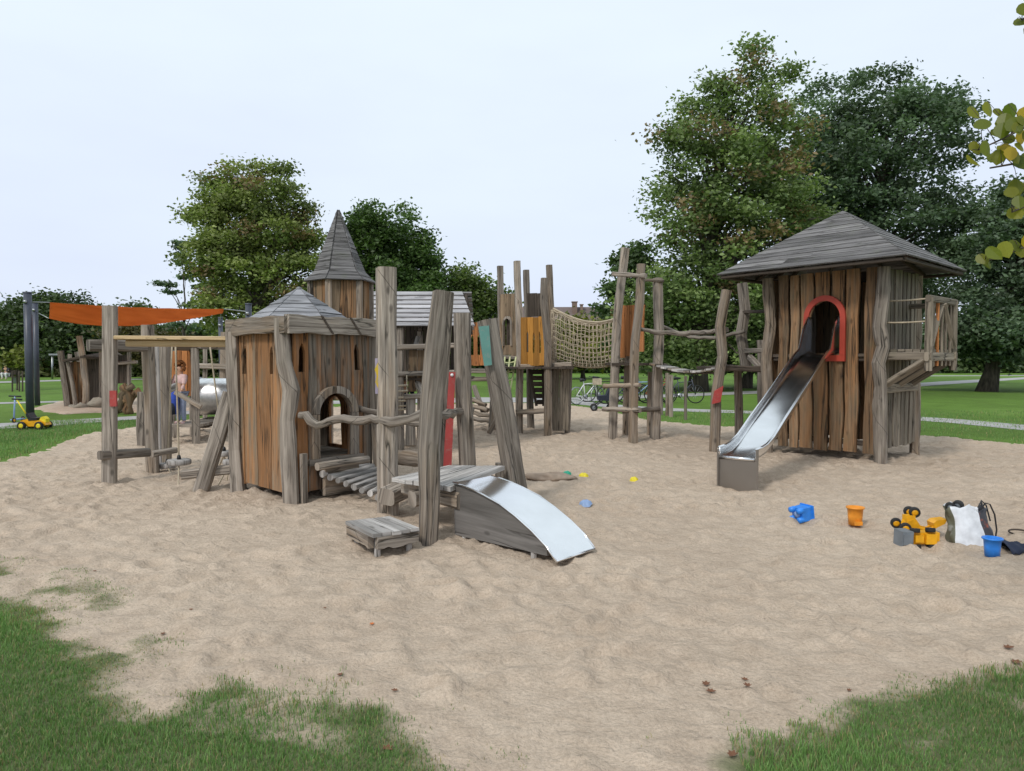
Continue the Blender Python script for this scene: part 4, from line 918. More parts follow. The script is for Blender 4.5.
# ------------------------------------------------------------------ hand rails
r1 = MB(); branch(r1, [pR.pt(.02, 1.0, .12), P(306, 414, 8.12), P(318, 425, 8.08), P(330, 421, 8.05), P(344, 419, 7.95), P(358, 421, 7.85), P(372, 418, 7.7), P(382, 419, 7.52), P(400, 421, 7.3), P(420, 416, 7.1), P(437, 414, 7.4), P(458, 412, 8.2), P(472, 411, 8.45)], .044, .2, jit=.016)
tag(r1.build('handrail', M.grey), 'thick crooked branch rail running across the arched doorway in front of the log bridge', 'handrail')
r2 = MB(); branch(r2, [P(358, 408, 8.95), P(378, 413, 8.9), P(400, 421, 8.8), P(425, 424, 8.6), P(447, 426, 8.45)], .036, .1, jit=.01)
tag(r2.build('handrail', M.grey), 'smooth far side rail leaving the right edge of the playhouse behind the tall post', 'handrail')

# ------------------------------------------------------------------ log bridge
lb = thing('log_bridge', 'sagging footbridge of split logs from the arched doorway down to the plank deck', 'footbridge', (-1.7, 7.9, 0))
e0a, e0b = G(310, 460, zsill-.04), G(366, 459, zsill-.04)
path_n = 8
for k in range(path_n):
    t = k/(path_n-1)
    a = P(322+t*42, 478+t*20-8*math.sin(math.pi*(1-t)*.5)*0, 8.1-t*.62); b = P(370+t*26, 461+t*16, 8.75-t*.75)
    a.z = .30-.10*math.sin(math.pi*t*.8)+.0*t; b.z = .36-.09*math.sin(math.pi*t*.8)
    da = G(322+t*56, 474+t*23, .31-.13*math.sin(math.pi*t*.62)); db = G(368+t*34, 464+t*19, .33-.12*math.sin(math.pi*t*.62))
    mb = MB(); mb.sweep([da.lerp(db, i/5) for i in range(6)], [.037*(1+random.uniform(-.12, .12)) for _ in range(6)], 12, 2.2, wob=.08); mb.build('log', M.light, lb)
mb = MB(); mb.sweep([G(317, 467, .41).lerp(G(368, 459, .43), i/5) for i in range(6)], .045, 14, 2.4, wob=.06); mb.build('threshold_log', M.grey, lb)
for (xa, ya, xb, yb) in ((334, 477, 372, 495), (366, 468, 392, 482)):
    mb = MB(); rope(mb, G(xa, ya, .23), G(xb, yb, .13), .012); mb.build('rope', M.dark, lb)
mb = MB(); mb.prism([(0, 0), (.5, 0), (.5, .32), (0, .38)], pR.pt(.34, .06, .14), pR.u, UPV, .05, 'x'); mb.build('side_board', M.grey, lb)

# ------------------------------------------------------------------ step bench
bench = thing('step_bench', 'small knee high plank step standing alone in the sand before the posts', 'wooden step', (-.85, 6.35, 0))
z = .215
c = [G(345, 521, z), G(390, 516, z), G(419, 527.5, z), G(372, 534, z)]
c = [c[0], c[1], c[2], c[3]]
mb = MB()
for k in range(5):
    t0, t1 = k/5+.008, (k+1)/5-.008; a0, a1 = c[0].lerp(c[1], t0), c[0].lerp(c[1], t1); b0, b1 = c[3].lerp(c[2], t0), c[3].lerp(c[2], t1); e = (b0-a0)*random.uniform(0, .05); h = UPV*.03
    mb.hexa([a0-h, a1-h, b1+e-h, b0+e-h, a0, a1, b1+e, b0+e], 1)
mb.build('seat', M.light, bench)
def apron(a, b, z0, z1):
    pl = Plane(a, b); n = 8; top = [(pl.len*i/n, z1) for i in range(n+1)]; bot = [(pl.len*i/n, z0+.03+random.uniform(-.012, .012)) for i in range(n+1)]
    mb = MB(); mb.prism(bot+top[::-1], pl.a, pl.u, UPV, .05, 'x'); mb.build('apron', M.grey, bench)
ins = lambda p, q: p.lerp(q, .05)
apron(c[3]+V(.03, .03, 0), c[2]+V(-.02, .03, 0), .06, z-.032); apron(c[0]+V(.04, -.02, 0), c[3]+V(-.02, .05, 0), .06, z-.032); apron(c[0]+V(.04, -.03, 0), c[1]+V(-.04, -.03, 0), .06, z-.032); apron(c[1]+V(-.03, -.04, 0), c[2]+V(-.03, .05, 0), .06, z-.032)
for u_, v_ in ((.18, .88), (.86, .88), (.15, .2), (.85, .2)):
    p = c[0].lerp(c[1], u_).lerp(c[3].lerp(c[2], u_), v_); mb = MB(); mb.sweep([(p.x, p.y, -.05), (p.x, p.y, .17)], .026, 10, 2.5); mb.build('leg', M.light, bench)

# ------------------------------------------------------------------ short arched slide
sl = thing('short_slide', 'low humped steel slide with dark grey board sides lying in the foreground sand', 'slide', (-.1, 6.3, 0))
nA, nB = G(453, 535, .03), G(556, 563, .06); nB.z = 0; nA.z = 0; plS = Plane(nA, nB); wid = .50
perp = Vector((.67, .742, 0))
prof = [plS.px(*q) for q in ((453.5, 483.5), (462, 486), (472, 490), (484, 496), (500, 505), (516, 517.5), (532, 532), (546, 547), (556, 562))]
prof = [(s, max(z, .05)) for s, z in prof]
prof[0] = (0.0, prof[0][1])
mb = MB(); U = []; verts = []; F = []
Wn = 6
for lay in (0, -.006):
    for (s, z) in prof:
        for j in range(Wn+1):
            f = j/Wn; verts.append(plS.a+plS.u*s+perp*(wid*f)+UPV*(z+.012+lay-.006*math.sin(math.pi*f)))
n = len(prof); o_ = n*(Wn+1)
for i in range(n-1):
    for j in range(Wn):
        q = i*(Wn+1)+j; F.append((q, q+Wn+1, q+Wn+2, q+1)); U.append([(prof[i][0], j*.09), (prof[i+1][0], j*.09), (prof[i+1][0], j*.09+.09), (prof[i][0], j*.09+.09)])
        F.append((o_+q, o_+q+1, o_+q+Wn+2, o_+q+Wn+1)); U.append([(0, 0)]*4)
mb.add(verts, F, U, smooth=True); ch = mb.build('slide_surface', M.steel, sl)
mb = MB()
for f in (0, 1):
    mb.sweep([plS.a+plS.u*s+perp*(wid*f)+UPV*(z+.008) for s, z in prof], .009, 8, 2)
mb.sweep([plS.a+plS.u*prof[-1][0]+perp*(wid*f)+UPV*(prof[-1][1]+.004) for f in (0, .5, 1)], .010, 8, 2)
mb.build('rim', M.steel, ch)
bl = plS.px(453, 535); br = plS.px(551, 560.5)
side = [(0.0, .03), (prof[-1][0]-.12, .085)]+[(s-.01, z-.012) for s, z in prof[::-1]][1:]
for f in (.02, wid-.06):
    mb = MB(); mb.prism(side, plS.a+perp*(f+.02), plS.u, UPV, .035, 'x', tint=.15); mb.build('side_panel', M.panel, sl)
for s in (.12, prof[-1][0]-.30):
    for f in (.05, wid-.08):
        p = plS.a+plS.u*s+perp*f; mb = MB(); mb.sweep([(p.x, p.y, -.04), (p.x, p.y, .2 if s < .5 else .12)], .025, 8, 3); mb.build('leg', M.light, sl)

# ------------------------------------------------------------------ spire tower
sx0, sy0 = P(341, 300, 11.4).x, 11.4
st = thing('spire_tower', 'slim board tower with tall pointed grey witch hat roof behind the playhouse', 'play tower', (sx0, sy0, 0))
ze = P(341, 277, 11.0).z; za = P(339, 210, 11.4).z
hexp = lambda r_, z_, k, ph=20: Vector((sx0+r_*math.cos(R(60*k+ph)), sy0+r_*math.sin(R(60*k+ph)), z_))
mb = MB(); cn = [hexp(.54, ze-.05, k) for k in range(6)]
pyramid_roof(mb, (sx0-.03, sy0, za), cn, 15, .02, .006, .35, curve=lambda t: (((1-t)*.80+.20*max(0, 1-t*8)) if t < 1 else 0, t)); mb.build('roof', M.shingle, st)
for k in range(6):
    a, b = hexp(.43, 0, k), hexp(.43, 0, (k+1) % 6); pl = Plane(a, b)
    if pl.n.dot(V(pl.a.x-sx0, pl.a.y-sy0, 0)) < 0: pl.n = -pl.n
    mb = MB(); wall(mb, pl, even(.0, pl.len, 3), 1.0, ze-.02, .03, stains=[.2, .65, .9, .3]); mb.build('wall', M.tower, st)
    mb = MB(); c0 = hexp(.45, -.05, k); c1 = hexp(.45, ze-.02, k); mb.beam(c0, c1, .09, .09, 8, .05); mb.build('corner_post', M.grey, st)
mb = MB(); mb.lathe([(.0, .06), (.38, .06), (.38, 0), (0, 0)], (sx0, sy0, 1.0), n=6); mb.build('floor', M.grey, st)

# ------------------------------------------------------------------ slatted house
shx = P(420, 300, 13.6).x
sh = thing('slatted_house', 'open timber house with long pale slatted roof behind the leaning posts', 'playhouse', (shx, 13.6, 0))
rd = MB(); Yf, Yr = 13.0, 13.9
for k in range(8):
    t = k/8; t1 = (k+1)/8; xr0 = 366; xr1l = 475-13*t; y0 = 327-35*t; y1 = 327-35*t1
    Y0 = Yf+(Yr-Yf)*t; Y1 = Yf+(Yr-Yf)*t1
    a, b, c_, d = P(366+t*2, y0, Y0), P(475-13*t, y0, Y0), P(475-13*t1, y1, Y1), P(366+t1*2, y1, Y1)
    nn = (b-a).cross(d-a).normalized(); nn = nn if nn.z > 0 else -nn
    rd.hexa([a+nn*.022, b+nn*.022, c_, d, a+nn*.036, b+nn*.036, c_+nn*.012, d+nn*.012], 0)
for k in range(8):   # rear slope
    t = k/8; t1 = (k+1)/8-.02; Y0 = 2*Yr-Yf-(Yr-Yf)*t; Y1 = 2*Yr-Yf-(Yr-Yf)*t1
    zz = lambda t_: P(420, 327-35*t_, Yf+(Yr-Yf)*t_).z
    x0, x1 = P(368, 300, 13.4).x, P(470, 300, 13.4).x
    rd.hexa([(x0, Y0, zz(t)+.02), (x1, Y0, zz(t)+.02), (x1, Y1, zz(t1)), (x0, Y1, zz(t1)), (x0, Y0, zz(t)+.04), (x1, Y0, zz(t)+.04), (x1, Y1, zz(t1)+.02), (x0, Y1, zz(t1)+.02)], 0)
rd.build('roof', M.slat, sh)
for x in (372, 420, 466):
    mb = MB(); a = P(x, 328, Yf+.05); b = P(x, 293, Yr); mb.beam(a-UPV*.04, b-UPV*.05, .06, .06, 2, .02); c_ = Vector((a.x, 2*Yr-Yf-.05, a.z)); mb.beam(c_-UPV*.04, b-UPV*.05, .06, .06, 2, .02); mb.build('rafter', M.dark, sh)
for x, Y_ in ((372, 13.1), (400, 13.1), (467, 13.1), (372, 14.7), (420, 14.7), (468, 14.7)):
    a = P(x, 330, Y_); mb = MB(); mb.beam((a.x, Y_, -.05), (a.x, Y_, P(x, 328, 13.1).z), .12, .12, 6, .05); mb.build('post', M.grey, sh)
for y in (347, 374):
    mb = MB(); mb.beam(P(368, y+1, 13.05), P(470, y-2, 13.05), .09, .09, 6, .03); mb.build('beam', M.grey, sh)
# board fillings
pl = Plane(P(368, 360, 13.15)[:2], P(470, 360, 13.15)[:2])
mb = MB(); wall(mb, pl, [(pl.px(x, 360)[0], pl.px(x+8.5, 360)[0]) for x in (408, 416.5, 425, 433.5)], pl.px(420, 391)[1], pl.px(420, 350)[1], .03, stains=[.3, .2, .7, .5]); mb.build('wall', M.tower, sh)
pl = Plane((P(368, 360, 14.7).x, 14.7), (P(470, 360, 14.7).x, 14.7))
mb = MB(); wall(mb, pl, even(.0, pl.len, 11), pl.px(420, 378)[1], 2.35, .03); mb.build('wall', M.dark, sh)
mb = MB(); a, b = P(368, 378, 13.1), P(470, 376, 13.1)
for k in range(7):
    y = 13.1+k*.23; mb.hexa([(a.x, y, a.z-.04), (b.x, y, a.z-.04), (b.x, y+.22, a.z-.04), (a.x, y+.22, a.z-.04), (a.x, y, a.z), (b.x, y, a.z), (b.x, y+.22, a.z), (a.x, y+.22, a.z)], 0)
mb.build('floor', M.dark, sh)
mb = MB(); mb.hexa([P(412, 349, 13.35), P(417, 349, 13.35), P(417, 349, 13.4), P(412, 349, 13.4), P(416, 336, 13.35), P(421, 336, 13.35), P(421, 336, 13.4), P(416, 336, 13.4)]); mb.build('brace', M.light, sh)
# ladder at its foot and leaning log
ld = thing('ladder', 'pale rope rung ladder hanging under the slatted house', 'rope ladder', (P(400, 400, 12.8).x, 12.8, 0))
for x in (395.5, 407):
    mb = MB(); rope(mb, P(x+(2 if x < 400 else -.3), 375, 12.95), P(x, 416, 12.75), .012); mb.build('side_rope', M.rope, ld)
for y in (385.5, 391, 397.5, 401, 406, 409.5):
    mb = MB(); mb.sweep([P(394.5, y+.4, 12.85), P(408, y-.3, 12.85)], .018, 8); mb.build('rung', M.rope, ld)
mb = MB(); mb.beam(P(416, 380, 13.3), P(426, 396, 12.5)+V(0, 0, -.1), .11, .11, 4, .04, power=4); mb.beam(P(410, 446, 12.2), P(411, 398, 12.4), .16, .14, 6, .05, taper=.9); mb.beam(P(404, 397, 12.35), P(422, 396, 12.35), .09, .09, 3, .04)
tag(mb.build('step_post', M.grey), 'short square topped post with slanting log between the tall upright post and the leaning one', 'post')
# person crouching on the ladder platform
# ------------------------------------------------------------------ carved climbing tower in the middle
def part(fn, name, mat, parent):
    mb = MB(); fn(mb); return mb.build(name, mat, parent)
def postpart(parent, pts, Ys, wpx, name='post', mat=None, wob=.05, power=5, z0=True):
    P_ = []
    for i, (x, y) in enumerate(pts):
        Y = Ys if not isinstance(Ys, (list, tuple)) else Ys[i]; P_.append(P(x, y, Y))
    if z0: P_[0].z = -.06
    full = []
    for a, b in zip(P_[:-1], P_[1:]):
        n = max(1, int((b-a).length/.3)); full += [a.lerp(b, i/n) for i in range(n)]
    full.append(P_[-1]); w_ = wpx*P_[0].y/FPX/2
    mb = MB(); mb.sweep(full, [w_*(1-.1*i/len(full)) for i in range(len(full))], 12, power, wob=wob, up=(1, .3, 0)); return mb.build(name, mat or M.grey, parent)
ct = thing('climbing_tower', 'tall post climbing tower with ochre panel and carved window board beside the rope net', 'play tower', (P(530, 400, 16).x, 16, 0))
postpart(ct, [(503, 430), (502, 350), (500, 266)], 16.6, 6.5)
postpart(ct, [(519, 434), (520, 350), (517, 261)], 15.9, 7)
postpart(ct, [(531, 428), (529, 350), (526, 270)], 17.2, 6.5)
postpart(ct, [(548, 437), (548, 350), (544, 300), (544.5, 278)], 15.4, 7.5)
postpart(ct, [(556, 428), (553, 350), (549, 265)], 16.9, 6.5)
postpart(ct, [(567, 432), (570, 368)], 15.9, 5)
def panel(parent, q, Y0, Y1, n, mat, name='panel', th=.03, slits=(), stains=None, y0=0, y1=0):
    (x0, ya), (x1, yb) = q; pl = Plane(P(x0, 360, Y0)[:2], P(x1, 360, Y1)[:2]); s1, zt = pl.px(x1, ya); _, zb = pl.px((x0+x1)/2, yb); s0 = pl.px(x0, ya)[0]
    zt = pl.px((x0+x1)/2, ya)[1]; hs = []
    for xs, ys0, ys1, hw in slits: sc, z1 = pl.px(xs, ys0); z0 = pl.px(xs, ys1)[1]; hs.append(slit_hole(sc, hw, z0, z1-.08, .08))
    mb = MB(); wall(mb, pl, even(s0, s1, n, .1), zb, zt, th, hs, stains=stains); o = mb.build(name, mat, parent); return pl, o
panel(ct, ((521, 317), (546, 365)), 15.85, 15.4, 4, M.yellow, slits=((527.5, 331, 352, .025), (533.5, 332, 353, .025), (540, 331, 353, .025)), stains=[.8, .9, .7, .95])
pl, o = panel(ct, ((500, 294), (517, 355)), 16.5, 16.0, 3, M.tower, slits=((508.5, 316, 345, .13),), stains=[.1, .3, .2])
mb = MB(); sc, zz = pl.px(508.5, 316); arch_frame(mb, pl, sc, .125, .05, pl.px(508, 346)[1], pl.px(508, 325)[1], .04, .03, .14); mb.build('window_frame', M.grey, o)
mb = MB(); wall(mb, pl, even(sc-.15, sc+.15, 4), pl.px(508, 350)[1], pl.px(508, 312)[1], .02, off=-.06); mb.build('shutter', M.dark, o)
panel(ct, ((527, 293), (547, 317)), 17.0, 16.8, 2, M.dark, name='carved_board')
mb = MB()
a0, a1, b0, b1 = P(502, 366, 16.5), P(519, 366, 15.9), P(551, 366, 16.9), P(572, 366, 15.9)
fl = [V(a0.x, 15.3, 1.46), V(b1.x, 15.3, 1.46), V(b1.x, 17.0, 1.46), V(a0.x, 17.0, 1.46)]
for k in range(9):
    t0, t1 = k/9+.004, (k+1)/9-.004; p0, p1, p2, p3 = fl[0].lerp(fl[1], t0), fl[0].lerp(fl[1], t1), fl[3].lerp(fl[2], t1), fl[3].lerp(fl[2], t0); h = UPV*.045
    mb.hexa([p0-h, p1-h, p2-h, p3-h, p0, p1, p2, p3], 1)
mb.build('floor', M.dark, ct)
for (x0, y0, Y0, x1, y1, Y1, w_) in ((521, 366.5, 15.8, 572, 364.5, 15.35, .10), (501, 357, 16.3, 520, 358, 15.9, .08), (516, 412, 15.75, 545, 411, 15.6, .11)):
    mb = MB(); mb.beam(P(x0, y0, Y0), P(x1, y1, Y1), w_, w_, 5, .06, power=4); mb.build('beam', M.grey, ct)
panel(ct, ((553, 369), (569, 430)), 15.7, 15.8, 5, M.towerside, name='lower_slats')
panel(ct, ((569, 369), (563, 430)), 15.9, 16.9, 4, M.dark, name='lower_slats')
mb = MB()
for k in range(6):
    y = 372+k*6; hw = 6.5-.7*k; a, b = P(536+k*.8-hw, y, 16.2-.03*k), P(536+k*.8+hw, y, 16.2-.03*k); mb.hexa([a-V(0, 0, .05), b-V(0, 0, .05), b+V(0, .03, -.05), a+V(0, .03, -.05), a+V(0, 0, .05), b+V(0, 0, .05), b+V(0, .03, .05), a+V(0, .03, .05)], 0)
for sgn in (-1, 1): mb.beam(P(536+sgn*7, 367, 16.25), P(540+sgn*3.5, 406, 16.15), .06, .05, 4, .03)
mb.build('step_ladder', M.dark, ct)
rl = thing('rope_ladder', 'yellowish slanting rope ladder hung below the carved window board', 'rope ladder', P(508, 398, 16))
for x0, x1 in ((505, 500.5), (510, 505), (516, 509)):
    mb = MB(); rope(mb, P(x0, 357, 15.75), P(x1, 398, 15.2), .019); mb.build('rope', M.ropey, rl)
for k in range(4):
    t = (k+.6)/4.6; mb = MB(); rope(mb, P(505-4.5*t, 357+41*t, 15.75-.55*t), P(516-7*t, 356+41*t, 15.75-.55*t), .016, .02); mb.build('rung', M.ropey, rl)
# orange walled low tower left of it
ot = thing('panel_tower', 'low tower with orange board panel glimpsed left of the teal marked leaning post', 'play tower', (P(483, 400, 17.5).x, 17.5, 0))
panel(ot, ((466, 322), (497, 366)), 17.4, 17.4, 5, M.orange, slits=((472.5, 335, 355, .03), (479, 335, 355, .03)), stains=[.8, .7, .9, .75, .5])
for x, Y_ in ((467, 17.5), (496, 17.5), (467, 18.8), (496, 18.8)):
    postpart(ot, [(x, 428), (x, 318)], Y_, 5.5)
for y in (371, 379):
    mb = MB(); mb.beam(P(464, y, 17.3), P(499, y, 17.3), .13, .1, 5, .05); mb.build('beam', M.grey, ot)
mb = MB(); a, b = P(464, 369, 17.4), P(499, 369, 17.4); mb.hexa([a-UPV*.05, b-UPV*.05, b+V(0, 1.4, -.05), a+V(0, 1.4, -.05), a, b, b+V(0, 1.4, 0), a+V(0, 1.4, 0)], 0); mb.build('floor', M.dark, ot)
mb = MB(); mb.beam(P(474, 386, 17.2), P(484, 415, 16.8), .11, .09, 4, .05); mb.build('brace', M.grey, ot)
for k in range(4):
    mb = MB(); branch(mb, [P(466, 399+k*6, 17.1-k*.1), P(476, 401+k*6, 16.9-k*.1), P(486+k*2, 405+k*5.5, 16.7-k*.1)], .05, .1); mb.build('step_log', M.grey, ot)
mb = MB(); mb.beam(P(492, 420, 15.5)+V(0, 0, -.2), P(494, 400, 15.6), .16, .14, 3, .08); mb.beam(P(489, 428, 15.3)+V(0, 0, -.1), P(497, 418, 15.2), .10, .1, 3, .08)
mb.build('footing', M.grey, ot)

# ------------------------------------------------------------------ rope net tunnel
net = thing('rope_net', 'sagging pale knotted rope net tunnel slung between tower and tall rung posts', 'climbing net', P(592, 366, 15.6))
def netpt(a, b):
    """a along 0..1, b -1 (near rim) .. 1 (far rim)"""
    x = 552+(634-552)*a
    rim_y = 310+14*math.sin(math.pi*a); bot_y = 356+12*math.sin(math.pi*(.08+.84*a))
    ang = b*math.pi/2; f = 1-math.cos(ang) if True else 0
    Yc = 15.7; hwid = .46*(.65+.35*math.sin(math.pi*a))
    Y = Yc+hwid*math.sin(ang)
    zr = P(x, rim_y, Yc-.3).z; zb_ = P(x, bot_y, Yc).z
    z = zb_+(zr-zb_)*(1-math.cos(ang)); X = (x-512)/FPX*Yc
    return Vector((X, Y, z))
NA, NBn = 21, 22
mb = MB()
for i in range(NA+1):
    mb.sweep([netpt(i/NA+.006*math.sin(k*1.7+i), -1+2*k/NBn) for k in range(NBn+1)], .0105, 4, 2, stain=.5)
for k in range(NBn+1):
    mb.sweep([netpt(i/NA, -1+2*k/NBn+.012*math.sin(i*2.1+k)) for i in range(NA+1)], .0105 if 0 < k < NBn else .02, 4, 2, stain=.5)
mb.build('mesh', M.rope, net)
for sgn in (-1, 1):
    mb = MB(); mb.sweep([netpt(i/NA, sgn*1.02) for i in range(NA+1)], .022, 6, 2); mb.build('rim_rope', M.rope, net)

# ------------------------------------------------------------------ tall rung posts
rg_ = thing('rung_frame', 'group of tall crooked posts joined by short round rungs right of the rope net', 'climbing frame', (P(635, 440, 14.8).x, 14.8, 0))
postpart(rg_, [(612.5, 440), (614, 390), (617.5, 315), (625, 248)], 14.8, 8)
postpart(rg_, [(633, 445), (633.5, 400), (635, 340), (640, 300), (641, 264)], 14.1, 8)
postpart(rg_, [(655, 441), (656.5, 390), (659, 330), (657.5, 278)], 14.6, 9)
postpart(rg_, [(625.5, 437), (627, 380), (630, 310)], 15.4, 6)
postpart(rg_, [(650, 437), (651, 372)], 15.4, 6)
for (x0, y0, x1, y1, r) in ((613, 274, 646, 276, .045), (604, 386, 640, 385, .045), (603, 409, 640, 410, .05), (622, 411, 660, 409, .045), (645, 280, 664, 281, .03)):
    mb = MB(); branch(mb, [P(x0, y0, 14.55), P(x1, y1, 13.95 if x1 < 650 else 14.5)], r, .06, jit=.006); mb.build('rung', M.grey, rg_)
panel(rg_, ((620, 305), (635, 357)), 15.3, 15.1, 3, M.orange, stains=[.8, .6, .7])
panel(rg_, ((637, 305), (644, 352)), 15.2, 15.0, 1, M.orange, stains=[.3])
mb = MB()
a, b = P(612, 363, 14.7), P(664, 363, 14.6)
for k in range(7):
    y = k*.16; mb.hexa([a+V(0, y, -.05), b+V(0, y, -.05), b+V(0, y+.15, -.05), a+V(0, y+.15, -.05), a+V(0, y, 0), b+V(0, y, 0), b+V(0, y+.15, 0), a+V(0, y+.15, 0)], 0)
mb.build('landing', M.dark, rg_)
# plank rope bridge to the slide tower
pbg = thing('plank_bridge', 'hanging bridge of loose grey planks between the rung posts and slide tower', 'rope bridge', P(690, 372, 14.2))
for k in range(13):
    t = (k+.5)/13; sag = .13*math.sin(math.pi*t); x = 656+(728-656)*t; Yc = 14.6-1.3*t; c_ = P(x, 364.5+1*t, Yc); c_.z = 1.53-.03*t-sag
    mb = MB(); mb.box(c_, (.11, .80, .035), R(-16)+random.uniform(-.06, .06), M=Matrix.Rotation(R(-28)+random.uniform(-.05, .05), 3, 'Z')@Matrix.Rotation(math.cos(math.pi*t)*.2+random.uniform(-.12, .12), 3, 'Y')); mb.build('plank', M.light if k % 3 else M.grey, pbg)
for dy in (-.32, .32):
    mb = MB(); a = P(654, 365, 14.6); b = P(730, 365, 13.3); a.z, b.z = 1.50, 1.47; rope(mb, a+V(-.1*dy, dy, 0), b+V(-.1*dy, dy, 0), .016, .13, 14); mb.build('rope', M.dark, pbg)
mb = MB(); branch(mb, [P(636, 328, 14.1), P(655, 332, 14.25), P(680, 334, 13.9), P(705, 332, 13.5), P(727, 330, 12.9)], .042, .1, jit=.012)
tag(mb.build('guard_rail', M.grey), 'long crooked guard rail log on the near side of the plank bridge', 'rail')
mb = MB(); branch(mb, [P(660, 326, 15.3), P(690, 337, 14.9), P(715, 338, 14.4), P(745, 331, 14.0)], .036, .1, jit=.01)
tag(mb.build('guard_rail', M.grey), 'thinner sagging guard rail log on the far side of the plank bridge', 'rail')

# ------------------------------------------------------------------ slide tower
TA = Vector((5.6, 11.28, 0)); tu = Vector((-.6, .8, 0)); tv = Vector((.722, .692, 0)); LF, LS = 1.9, 1.62
TB = TA+tu*LF; TD = TA+tv*LS; TC = TB+tv*LS; ctr = (TA+TC)/2
tw_ = thing('slide_tower', 'big square brown board tower with wide grey hipped roof and red arched slide doorway', 'play tower', (ctr.x, ctr.y, 0))
pF = Plane(TA, TB); pS = Plane(TA, TD); pK1 = Plane(TB, TC, False); pK2 = Plane(TD, TC, False)
ZE = 3.02
sdc = pF.px(823.5, 330)[0]; dl, dr = pF.px(810, 330)[0], pF.px(841.5, 330)[0]; dhw2 = abs(dl-dr)/2; sdc = (dl+dr)/2
zdb = 1.70; zds = pF.px(825, 318)[1]; zdt = pF.px(825, 301)[1]
bd = [(876.5, 863.5), (857.5, 844), (842.5, 829), (827.5, 813.5), (812, 799.5), (798, 789), (787.5, 778)]
mb = MB(); wall(mb, pF, [(pF.px(a, 420)[0], pF.px(b, 420)[0]) for a, b in bd], lambda s: .15, ZE, .035, [arch_hole(sdc, dhw2, zdb, zds, zdt-zds)], gap=.006, stains=[.5, .75, .6, .8, .7, .6, .5]); mb.build('wall', M.tower, tw_)
mb = MB(); arch_frame(mb, pF, sdc, dhw2, .088, zdb-.02, zds, .035, .038, zdt-zds, blocks=False, nb=16)
mb.prism([(sdc-dhw2-.09, zdb-.12), (sdc+dhw2+.09, zdb-.12), (sdc+dhw2+.09, zdb-.023), (sdc-dhw2-.09, zdb-.023)], pF.a+pF.n*.04, pF.u, UPV, .04, 'x'); mb.build('door_frame', M.redframe, tw_)
ng = 9
mb = MB(); wall(mb, pS, [(LS*k/ng+.02, LS*(k+1)/ng-.015) for k in range(ng)], .22, ZE, .03, [dict(s0=.05, s1=.0501, bot=lambda s: 1, top=lambda s: 1, cuts=[])], gap=.004, stains=[.05, .15, .2]); mb.build('wall', M.towerside, tw_)
for pl_, L_ in ((pK1, LS), (pK2, LF)):
    mb = MB(); wall(mb, pl_, even(.03, L_-.03, 10, .05), .2, ZE, .03, (), gap=.004); mb.build('wall', M.tower, tw_)
mb = MB()
for k in range(8):
    t0, t1 = k/8+.003, (k+1)/8-.003; a0, a1, b0, b1 = TA.lerp(TB, t0), TA.lerp(TB, t1), TD.lerp(TC, t0), TD.lerp(TC, t1); z = 1.70
    mb.hexa([a0+UPV*(z-.05), a1+UPV*(z-.05), b1+UPV*(z-.05), b0+UPV*(z-.05), a0+UPV*z, a1+UPV*z, b1+UPV*z, b0+UPV*z], 1)
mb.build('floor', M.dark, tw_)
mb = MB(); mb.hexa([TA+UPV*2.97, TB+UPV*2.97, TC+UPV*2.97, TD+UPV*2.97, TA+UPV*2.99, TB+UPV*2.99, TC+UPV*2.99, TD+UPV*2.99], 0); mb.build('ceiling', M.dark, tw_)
# posts: crooked front right, straight others
def tpost(base, offs, w_, wob=.09):
    pts = [Vector((base.x, base.y, z))+Vector((dx, dy, 0)) for z, dx, dy in offs]; full = []
    for a, b in zip(pts[:-1], pts[1:]):
        n = max(1, int((b-a).length/.15)); full += [a.lerp(b, i/n) for i in range(n)]
    full.append(pts[-1]); mb = MB(); mb.sweep(full, [w_/2*(1+random.uniform(-.06, .06)) for _ in full], 14, 4, wob=wob); return mb.build('corner_post', M.grey, tw_)
o = pF.n*.06+pS.n*.05
tpost(TA+o, [(-.06, .02, 0), (.6, 0, 0), (1.2, .0, 0), (1.55, -.05, 0), (1.8, .02, 0), (2.1, -.03, 0), (2.5, 0, 0), (3.0, .02, 0)], .165, .07)
tpost(TB+pF.n*.05, [(-.06, 0, 0), (1.0, .0, 0), (1.6, -.03, 0), (2.2, .02, 0), (3.0, -.02, 0)], .17)
tpost(TD, [(-.06, 0, 0), (1.5, .0, 0), (3.0, 0, 0)], .13); tpost(TC, [(-.06, 0, 0), (3.0, 0, 0)], .15)
for (s, z, pl_, L_, e) in ((0, .30, pF, LF, .0), (0, .42, pS, LS, .0), (0, 1.62, pF, LF, 0)):
    mb = MB(); mb.beam(pl_.pt(.05, z, -.07), pl_.pt(L_-.05, z, -.07), .08, .08, 4, .02); mb.build('rail', M.dark, tw_)
# roof
ov = .58; Ce = [TA-tu*ov-tv*ov, TD-tu*ov+tv*ov, TC+tu*ov+tv*ov, TB+tu*(ov+.12)-tv*(ov+.08)]
for c in Ce: c.z = 3.06
apx = P(843, 212, ctr.y); mb = MB(); pyramid_roof(mb, apx, Ce, 13, .022, .010, 1.3); rf = mb.build('roof', M.shingle, tw_)
mb = MB(); 
for i in range(4):
    a, b = Ce[i], Ce[(i+1) % 4]; mb.beam(a.lerp(ctr+UPV*3.06, .04)-UPV*.03, b.lerp(ctr+UPV*3.06, .04)-UPV*.03, .07, .05, 3, .01)
    for k in range(1, 5):
        e = a.lerp(b, k/5); tp = Vector((ctr.x, ctr.y, apx.z)).lerp(e, .25); mb.beam(e.lerp(tp, .05)-UPV*.05, tp-UPV*.06, .05, .07, 2, .01)
mb.build('eave_boards', M.dark, rf)
